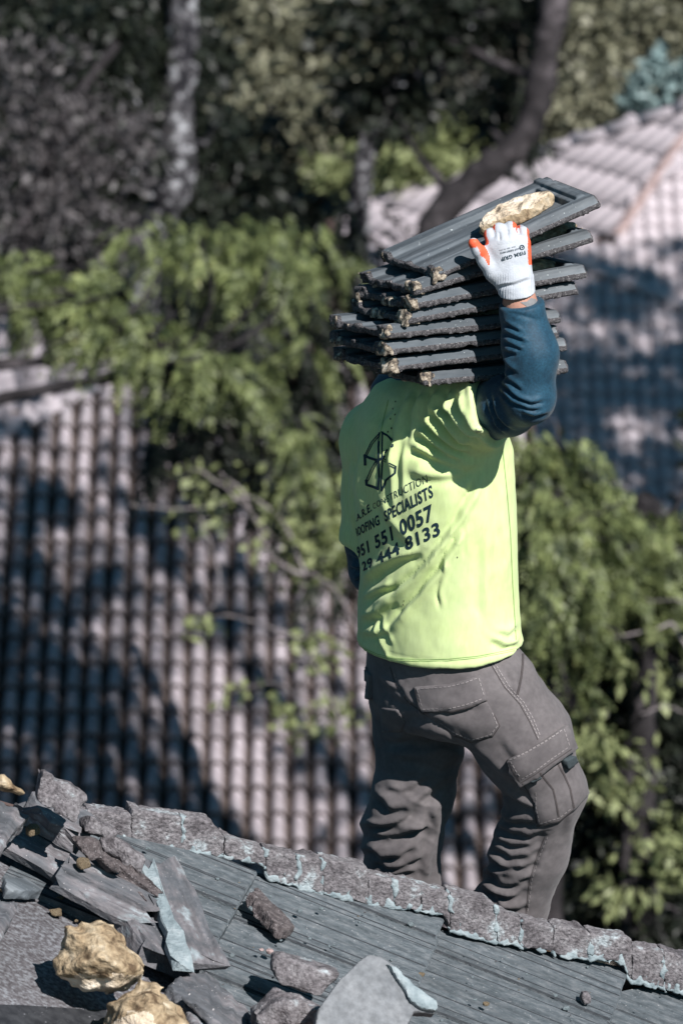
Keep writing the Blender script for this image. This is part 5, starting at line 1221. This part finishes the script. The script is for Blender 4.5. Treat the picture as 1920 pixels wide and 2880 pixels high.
def bar(name, label, cat, p0, p1, wid, hgt, h, mt, group=None, roll=0.0, seed=0, prof=None):
    """a long sharp-edged sliver of moulded tile lying on the slope between two points"""
    rg = np.random.default_rng(1200 + seed); A, B = roofp(*p0, h), roofp(*p1, h); L = np.linalg.norm(B - A); x = (B - A) / L
    n = unit(RN * math.cos(roll) + np.cross(x, RN) * math.sin(roll)); n = unit(n - x * (n @ x)); y = np.cross(n, x)
    prof = prof or [(-.5, 0), (-.52, .55), (-.44, .95), (-.33, 1.0), (-.30, .66), (-.12, .70), (-.09, 1.05), (.10, 1.0), (.13, .72), (.36, .78), (.40, .98), (.5, .8), (.52, 0)]
    m = len(prof); ns = max(7, int(L / .05)); V = []
    e0, e1 = rg.uniform(-.03, .03, m), rg.uniform(-.03, .03, m); jl = np.cumsum(rg.normal(0, .004, ns)); jr = np.cumsum(rg.normal(0, .004, ns))
    for k in range(ns):
        tx = L * k / (ns - 1) + (rg.uniform(-.3, .3) * L / ns if 0 < k < ns - 1 else 0)
        for q, (a, b) in enumerate(prof):
            xx = tx + (e0[q] if k == 0 else e1[q] if k == ns - 1 else 0); vv = a * wid + (jl[k] + rg.normal(0, .002) if a < -.3 else jr[k] + rg.normal(0, .002) if a > .38 else 0)
            V.append((xx, vv, b * hgt + rg.normal(0, .0008) * (b > 0)))
    F = [(k * m + q, k * m + q + 1, (k + 1) * m + q + 1, (k + 1) * m + q) for k in range(ns - 1) for q in range(m - 1)] + [(k * m + m - 1, k * m, (k + 1) * m, (k + 1) * m + m - 1) for k in range(ns - 1)]
    F += [tuple(range(m - 1, -1, -1)), tuple((ns - 1) * m + q for q in range(m))]
    F = [f[::-1] for f in F]
    return tag(put(name, mesh(name, V, F, False), mt, None, frame(A, x, y, n)), label, cat, group)
FLAT = [(-.5, 0), (-.5, .8), (-.45, 1.0), (-.2, .96), (.0, 1.02), (.25, .97), (.46, 1.0), (.5, .85), (.52, 0)]
c4 = lambda p: (p[0] * .6122, 2080 + p[1] * .6122)
cz = lambda p: (p[0] * .4847, 2160 + p[1] * .4847)
cy_ = lambda p: (700 + p[0] * .4847, 2400 + p[1] * .4847)
def upright(name, label, cat, poly, front, depth, mt, amp=.006, vox=.006, rnd=.01, fr=20., cut=None, group=None, foot=None, fac=7, nrm=(.12, -1, .25)):
    """a chunky lump: its outline stands at the roof point under it and it reaches back by its depth"""
    NR[0] += 1; x_, y_ = foot or max(poly, key=lambda p: p[1]); b = roofp(x_, y_, front); n = unit(np.array(nrm)); X = unit(np.cross(n, (0, 0, 1))); X = X if X[0] > 0 else -X; Z = np.cross(n, X); Z = Z if Z[2] > 0 else -Z
    P = []
    for p in poly: q = on_plane(*p, b, n) - b; P.append((float(q @ X), float(q @ Z)))
    V, F = slab(P, -depth, 0.0, amp, vox, 900 + NR[0] * 5, .003, max(fr, 35), facets=fac, face=.6 if fac else .15)
    if np.dot(np.cross(X, Z), n) < 0: F = F[:, ::-1]
    o = put(name, crisp(mesh(name, V, F)), mt, None, frame(b, X, Z, n)); return tag(o, label, cat, group)
G = 'broken tile pieces heaped at the left'
bar('tile_strip', 'long broken grooved tile strip slanting across the felt', 'tile piece', cz((85, 380)), cz((800, 800)), .20, .034, .035, M['shard'], G, .10, 1)
bar('tile_strip', 'ridged tile sliver on top of the long slanting one', 'tile piece', cz((400, 650)), cz((870, 880)), .11, .030, .070, M['shard'], G, .18, 2)
bar('tile_strip', 'tile strip with reddish side at the lower end of the heap', 'tile piece', cz((690, 810)), cz((985, 1200)), .15, .045, .030, M['shard'], G, -.12, 3, FLAT)
bar('tile_strip', 'flat tile strip with pale left edge lying on the grey tiles', 'tile piece', cz((885, 610)), cz((1130, 1170)), .115, .034, .070, M['shard'], G, .16, 4, FLAT)
bar('mortar_strip', 'pale strip of mortar along the flat tile strip', 'mortar piece', cz((850, 605)), cz((1060, 1150)), .052, .018, .088, M['render'], G, .3, 5, FLAT)
bar('tile_strip', 'narrow tile strip below the mortar rock', 'tile piece', cz((225, 240)), cz((470, 385)), .085, .030, .105, M['shard'], G, .2, 6, FLAT)
bar('tile_strip', 'second narrow tile strip beside the long slanting one', 'tile piece', cz((150, 275)), cz((425, 430)), .075, .030, .080, M['shard'], G, .15, 7)
bar('tile_strip', 'short tile sliver wedged between the heap and the grey tiles', 'tile piece', cz((600, 560)), cz((860, 760)), .06, .026, .085, M['rough'], G, .25, 8)
bar('tile_strip', 'thin tile sliver poking out above the round foam lump', 'tile piece', cz((560, 720)), cz((760, 930)), .05, .022, .05, M['shard'], G, -.2, 9)
lying('tile_slab', 'thick tile slab cut by the left edge of the picture', 'tile piece', [cz(p) for p in ((-140, 140), (40, 205), (170, 270), (90, 330), (60, 380), (20, 440), (-140, 420))], .05, M['shard'], .09, .003, .005, (.1, .05), G)
lying('tile_slab', 'tilted tile wedge at the left edge below the shard', 'tile piece', [cz(p) for p in ((-120, 760), (60, 760), (105, 765), (70, 870), (10, 980), (-120, 1010))], .04, M['shard'], .02, .003, .005, (.1, .0), G)
lying('tile_shard', 'small dark shard alone on the felt at the left', 'tile piece', [cz(p) for p in ((30, 640), (150, 632), (195, 660), (262, 712), (40, 708))], .025, M['carry'], .01, .003, .005)
upright('mortar_rock', 'pointed mortar rock at the top of the heap', 'rock', [cz(p) for p in ((215, 160), (235, 90), (248, 25), (275, 20), (330, 75), (420, 110), (500, 150), (510, 200), (460, 250), (440, 310), (350, 250), (230, 190))], .16, .09, M['stone'], .007, .006, .008, foot=cz((400, 420)))
upright('mortar_rock', 'knobbly mortar rock right of the narrow strips', 'rock', [cz(p) for p in ((450, 310), (500, 275), (600, 330), (700, 375), (710, 400), (590, 395), (520, 395))], .1, .07, M['stone'], .007, .006, .008, foot=cz((560, 500)))
upright('mortar_rock', 'twisted dark fragment leaning on the tile end', 'rock', [cz(p) for p in ((590, 410), (650, 395), (740, 470), (850, 530), (870, 590), (800, 620), (750, 640), (700, 550), (620, 480))], .07, .06, M['stone'], .008, .006, .008, foot=cz((760, 700)))
upright('mortar_rock', 'hollow looking fragment in the middle of the heap', 'rock', [cz(p) for p in ((430, 420), (520, 390), (590, 430), (600, 500), (690, 560), (740, 640), (660, 610), (560, 530), (470, 480))], .09, .05, M['rough'], .009, .006, .006, foot=cz((600, 690)))
lying('tile_slab', 'grooved tile fragment at the bottom edge left of centre', 'tile piece', [cz(p) for p in ((970, 1270), (1040, 1200), (1200, 1180), (1330, 1290), (1560, 1440), (1600, 1640), (1180, 1640), (1080, 1400))], .05, M['shard'], .02, .005, .006, (.12, 0))
lying('tile_strip', 'ridge of the grooved tile fragment at the bottom edge', 'tile piece', [cz(p) for p in ((1060, 1310), (1120, 1300), (1320, 1420), (1560, 1560), (1500, 1600), (1260, 1470))], .025, M['shard'], .07, .0025, .0045, (.12, 0))
upright('mortar_rock', 'pale mortar chunk on the grey tiles below the hip', 'rock', [cy_(p) for p in ((150, 600), (200, 592), (340, 640), (460, 665), (540, 690), (520, 750), (440, 800), (400, 820), (300, 800), (190, 750), (140, 680))], .09, .12, M['stone'], .006, .006, .014, foot=cy_((250, 830)))
upright('mortar_rock', 'crumbly mortar rock at the bottom edge', 'rock', [cy_(p) for p in ((45, 940), (150, 880), (190, 850), (300, 865), (360, 900), (480, 960), (560, 1100), (30, 1100))], .10, .16, M['stone'], .010, .007, .012, foot=cy_((250, 1130)))
upright('slate_piece', 'broad tilted grey tile piece at the bottom centre', 'tile piece', [cy_(p) for p in ((640, 620), (700, 580), (770, 600), (860, 660), (960, 760), (1100, 860), (1080, 930), (960, 920), (920, 1000), (900, 1130), (360, 1130), (400, 900), (520, 740))], .22, .03, M['dusty'], .0012, .005, .004, 12., foot=cy_((640, 1130)), fac=0, nrm=(.22, -.75, .65))
upright('mortar_strip', 'white mortar edge on the broad tilted tile piece', 'mortar piece', [cy_(p) for p in ((800, 630), (860, 660), (960, 760), (1100, 860), (1090, 910), (1010, 900), (940, 850), (890, 760))], .226, .03, M['render'], .002, .005, .008, 90., foot=cy_((640, 1130)), fac=0, nrm=(.22, -.75, .65))
lying('dark_fragment', 'thin dark tile fragment with pale end below the hip mortar', 'tile piece', [cy_(p) for p in ((10, 230), (50, 190), (110, 250), (190, 330), (250, 390), (270, 420), (200, 435), (150, 400), (80, 320))], .03, M['rough'], .035, .006, .005)
upright('stone', 'small grey stone on the tiles at the lower right', 'stone', [(1632, 2806), (1640, 2793), (1652, 2792), (1664, 2804), (1660, 2822), (1642, 2826)], .045, .03, M['stone'], .003, .003, .006, 40.)
# foam lumps
def foam(label, poly, front, depth, seed, cutf, foot=None):
    NR[0] += 1; x_, y_ = foot or max(poly, key=lambda p: p[1]); b = roofp(x_, y_, front); n = unit(np.array([0.12, -1, .35])); X = unit(np.cross(n, (0, 0, 1))); X = X if X[0] > 0 else -X; Z = np.cross(n, X); Z = Z if Z[2] > 0 else -Z
    P = [(float((on_plane(*p, b, n) - b) @ X), float((on_plane(*p, b, n) - b) @ Z)) for p in poly]; A_ = np.array(P)
    lo = np.r_[A_.min(0) - .03, -depth - .05]; hi = np.r_[A_.max(0) + .03, .05]
    def f(X_, Y_, Z_):
        e = polysd(X_, Y_, P); zz = (Z_ + depth * .5) / (depth * .5); R_ = .055
        d = e + R_ * (np.abs(zz)**2.2) * .9
        lump = .015 * fbm(X_ * 13, Y_ * 20, Z_ * 13, seed, 2) + .008 * fbm(X_ * 34, Y_ * 52, Z_ * 34, seed + 4, 2) + .002 * fbm(X_ * 90, Y_ * 90, Z_ * 90, seed + 7, 2)
        return (d + lump) * .8
    V, F = nets(f, lo, hi, .005); N = normals(V, F)
    if np.dot(np.cross(X, Z), n) < 0: F = F[:, ::-1]
    fc = V[F].mean(1); pale = cutf(fc, A_) + .012 * fbm(fc[:, 0] * 40, fc[:, 1] * 40, fc[:, 2] * 40, seed + 9, 2) > 0
    t = thing('foam_lump', label, 'foam', b)
    for nm, sel, mt in (('foam_crust', ~pale, M['foam']), ('torn_face', pale, M['foamcut'])):
        g_ = F[sel]
        if len(g_): us, inv = np.unique(g_, return_inverse=True); put(nm, mesh(nm, V[us], inv.reshape(g_.shape)), mt, t, frame(b, X, Z, n))
foam('round tan foam lump on the felt at the lower left', [cz(p) for p in ((410, 950), (500, 925), (600, 905), (680, 930), (750, 990), (800, 1060), (830, 1150), (820, 1230), (740, 1280), (640, 1290), (480, 1260), (370, 1220), (330, 1160), (400, 1050))], .10, .20, 31, lambda c, A_: (A_[:, 1].min() + .028 - c[:, 1]), foot=cz((600, 1300)))
foam('knobbly tan foam lump cut by the bottom edge', [cz(p) for p in ((620, 1360), (700, 1320), (800, 1300), (850, 1260), (920, 1275), (980, 1340), (1060, 1420), (1110, 1560), (1060, 1700), (640, 1700))], .10, .2, 32, lambda c, A_: .045 - np.hypot(c[:, 0] - A_[:, 0].mean() + .03, (c[:, 1] - A_[:, 1].max() + .10)), foot=cz((860, 1560)))
foam('flat tan foam piece at the left end of the hip', [cz(p) for p in ((-90, 60), (20, 52), (80, 75), (140, 110), (150, 145), (110, 160), (20, 130), (-90, 120))], .22, .10, 33, lambda c, A_: c[:, 0] * 0 - 1, foot=cz((40, 330)))
# crumbs
rg = np.random.default_rng(99)
crumb = []
for k in range(4):
    v, f = slab([(-.5, -.3), (.1, -.5), (.5, -.1), (.3, .4), (-.3, .45)], -.3, .35, .12, .11, 600 + k, .1, 1.6, facets=3, face=1); crumb.append(mesh('crumb', v, f))
cm = [M['mortar'], M['stone'], M['foam'], M['render']]
def crumb_at(px, py, size, mt, label, cat, group, h=.042):
    me = crumb[rg.integers(0, 4)].copy(); me.materials.clear(); me.materials.append(mt)
    a = rg.uniform(0, 6.28); x = np.array([math.cos(a), math.sin(a), 0]); y = np.array([-math.sin(a), math.cos(a), 0]); Mx = frame(roofp(px, py, h), x * size, y * size, np.array([0, 0, size * .8]))
    o = bpy.data.objects.new('crumb' if cat != 'foam' else 'foam_crumb', me); COL.objects.link(o); o.matrix_world = Mx; tag(o, label, cat, group)
for px, py, s in ((1153, 2600, .012), (843, 2562, .012), (903, 2556, .008), (708, 2556, .013), (790, 2645, .006), (925, 2662, .006), (1080, 2480, .006), (1335, 2812, .008), (1240, 2870, .008), (1590, 2836, .012), (1330, 2905, .008), (1010, 2594, .006),
                  (416, 2386, .010), (612, 2472, .007), (760, 2522, .006), (870, 2640, .008), (1480, 2740, .006), (1560, 2800, .008), (1100, 2700, .006), (652, 2688, .012), (330, 2560, .008), (1420, 2690, .005), (1650, 2720, .005), (1800, 2830, .006), (1870, 2790, .005)):
    crumb_at(px, py, s * 1.25, M['render'], 'tiny pale mortar crumb lying on the grey roof tiles', 'crumb', 'pale crumbs on the tiles')
for _ in range(60):
    px, py = rg.uniform(560, 1900), rg.uniform(2440, 2870)
    if py > lerp(BOT, px) + 25: crumb_at(px, py, rg.uniform(.003, .0065), [M['render'], M['stone'], M['mortar']][rg.integers(0, 3)], 'tiny pale mortar crumb lying on the grey roof tiles', 'crumb', 'pale crumbs on the tiles')
for px, py, s, lb in ((758, 2676, .022, 'larger reddish crumb on the grey tiles above the pale chunk'), (735, 2672, .012, 'smaller reddish crumb on the grey tiles above the pale chunk')): crumb_at(px, py, s, M['redline'], lb, 'crumb', 'reddish crumbs on the tiles')
for px, py, s, h, lb in ((120, 2448, .022, .01, 'uppermost orange foam crumb on the bare felt, by the long strip'), (165, 2530, .026, .01, 'orange foam crumb in the middle of the bare felt'), (158, 2568, .030, .01, 'longest orange foam crumb on the bare felt'), (10, 2505, .016, .01, 'orange foam crumb at the left edge of the felt'), (215, 2590, .010, .01, 'tiniest orange foam crumb on the felt, above the round lump')): crumb_at(px, py, s, M['foam'], lb, 'foam', 'foam crumbs on the felt', h)
for px, py, s, h, lb in ((95, 2335, .035, .11, 'pale foam crumb at the upper end of the slanting strip'), (235, 2430, .034, .12, 'orange foam crumb halfway along the slanting strip')): crumb_at(px, py, s, M['foam'], lb, 'foam', 'foam crumbs on the tile strip', h)
for px, py, s, lb in ((1185, 2742, .016, 'orange foam crumb in the tile joint right of the broad piece'), (1366, 2824, .014, 'flat orange crumb lying in the tile joint near the bottom edge')): crumb_at(px, py, s, M['foam'], lb, 'foam', 'foam crumbs in the tile joints')

# shade from tall trees that stand to the right of the houses
def roofA(px, py): return on_plane(px, py, HA_O, nA)
def roofB(px, py): return on_plane(px, py, HB_O, nB)
SHADE = [(roofA(250, 1330), 19, 2.1, 520, 0.15, 'tall tree right of the picture shading the roof at the left'),
         (roofA(650, 1600), 18, 2.3, 640, 0.15, 'tall tree right of the picture shading the roof centre'),
         (roofA(60, 1600), 21, 1.5, 230, 0.15, 'tallest tree right of the picture shading the lower left roof'),
         (roofA(1000, 2250), 17, 1.5, 330, 0.15, 'tree right of the picture shading the roof behind the legs'),
         (roofA(120, 1830), 24, 1.2, 130, 0.36, 'thick trunked tree right of the picture shading a band of roof'),
         (roofB(1720, 930), 20, 2.2, 2300, 0.2, 'tall tree right of the picture shading the farther roof'),
         (roofB(1750, 1280), 18, 2.4, 2600, 0.2, 'tall bushy tree right of the picture shading the lower farther roof')]
for k, (tg, t, r, n, tr, lb) in enumerate(SHADE): shade_tree(lb, tg, t * 1.12, r, n, 200 + k, tr_r=tr)
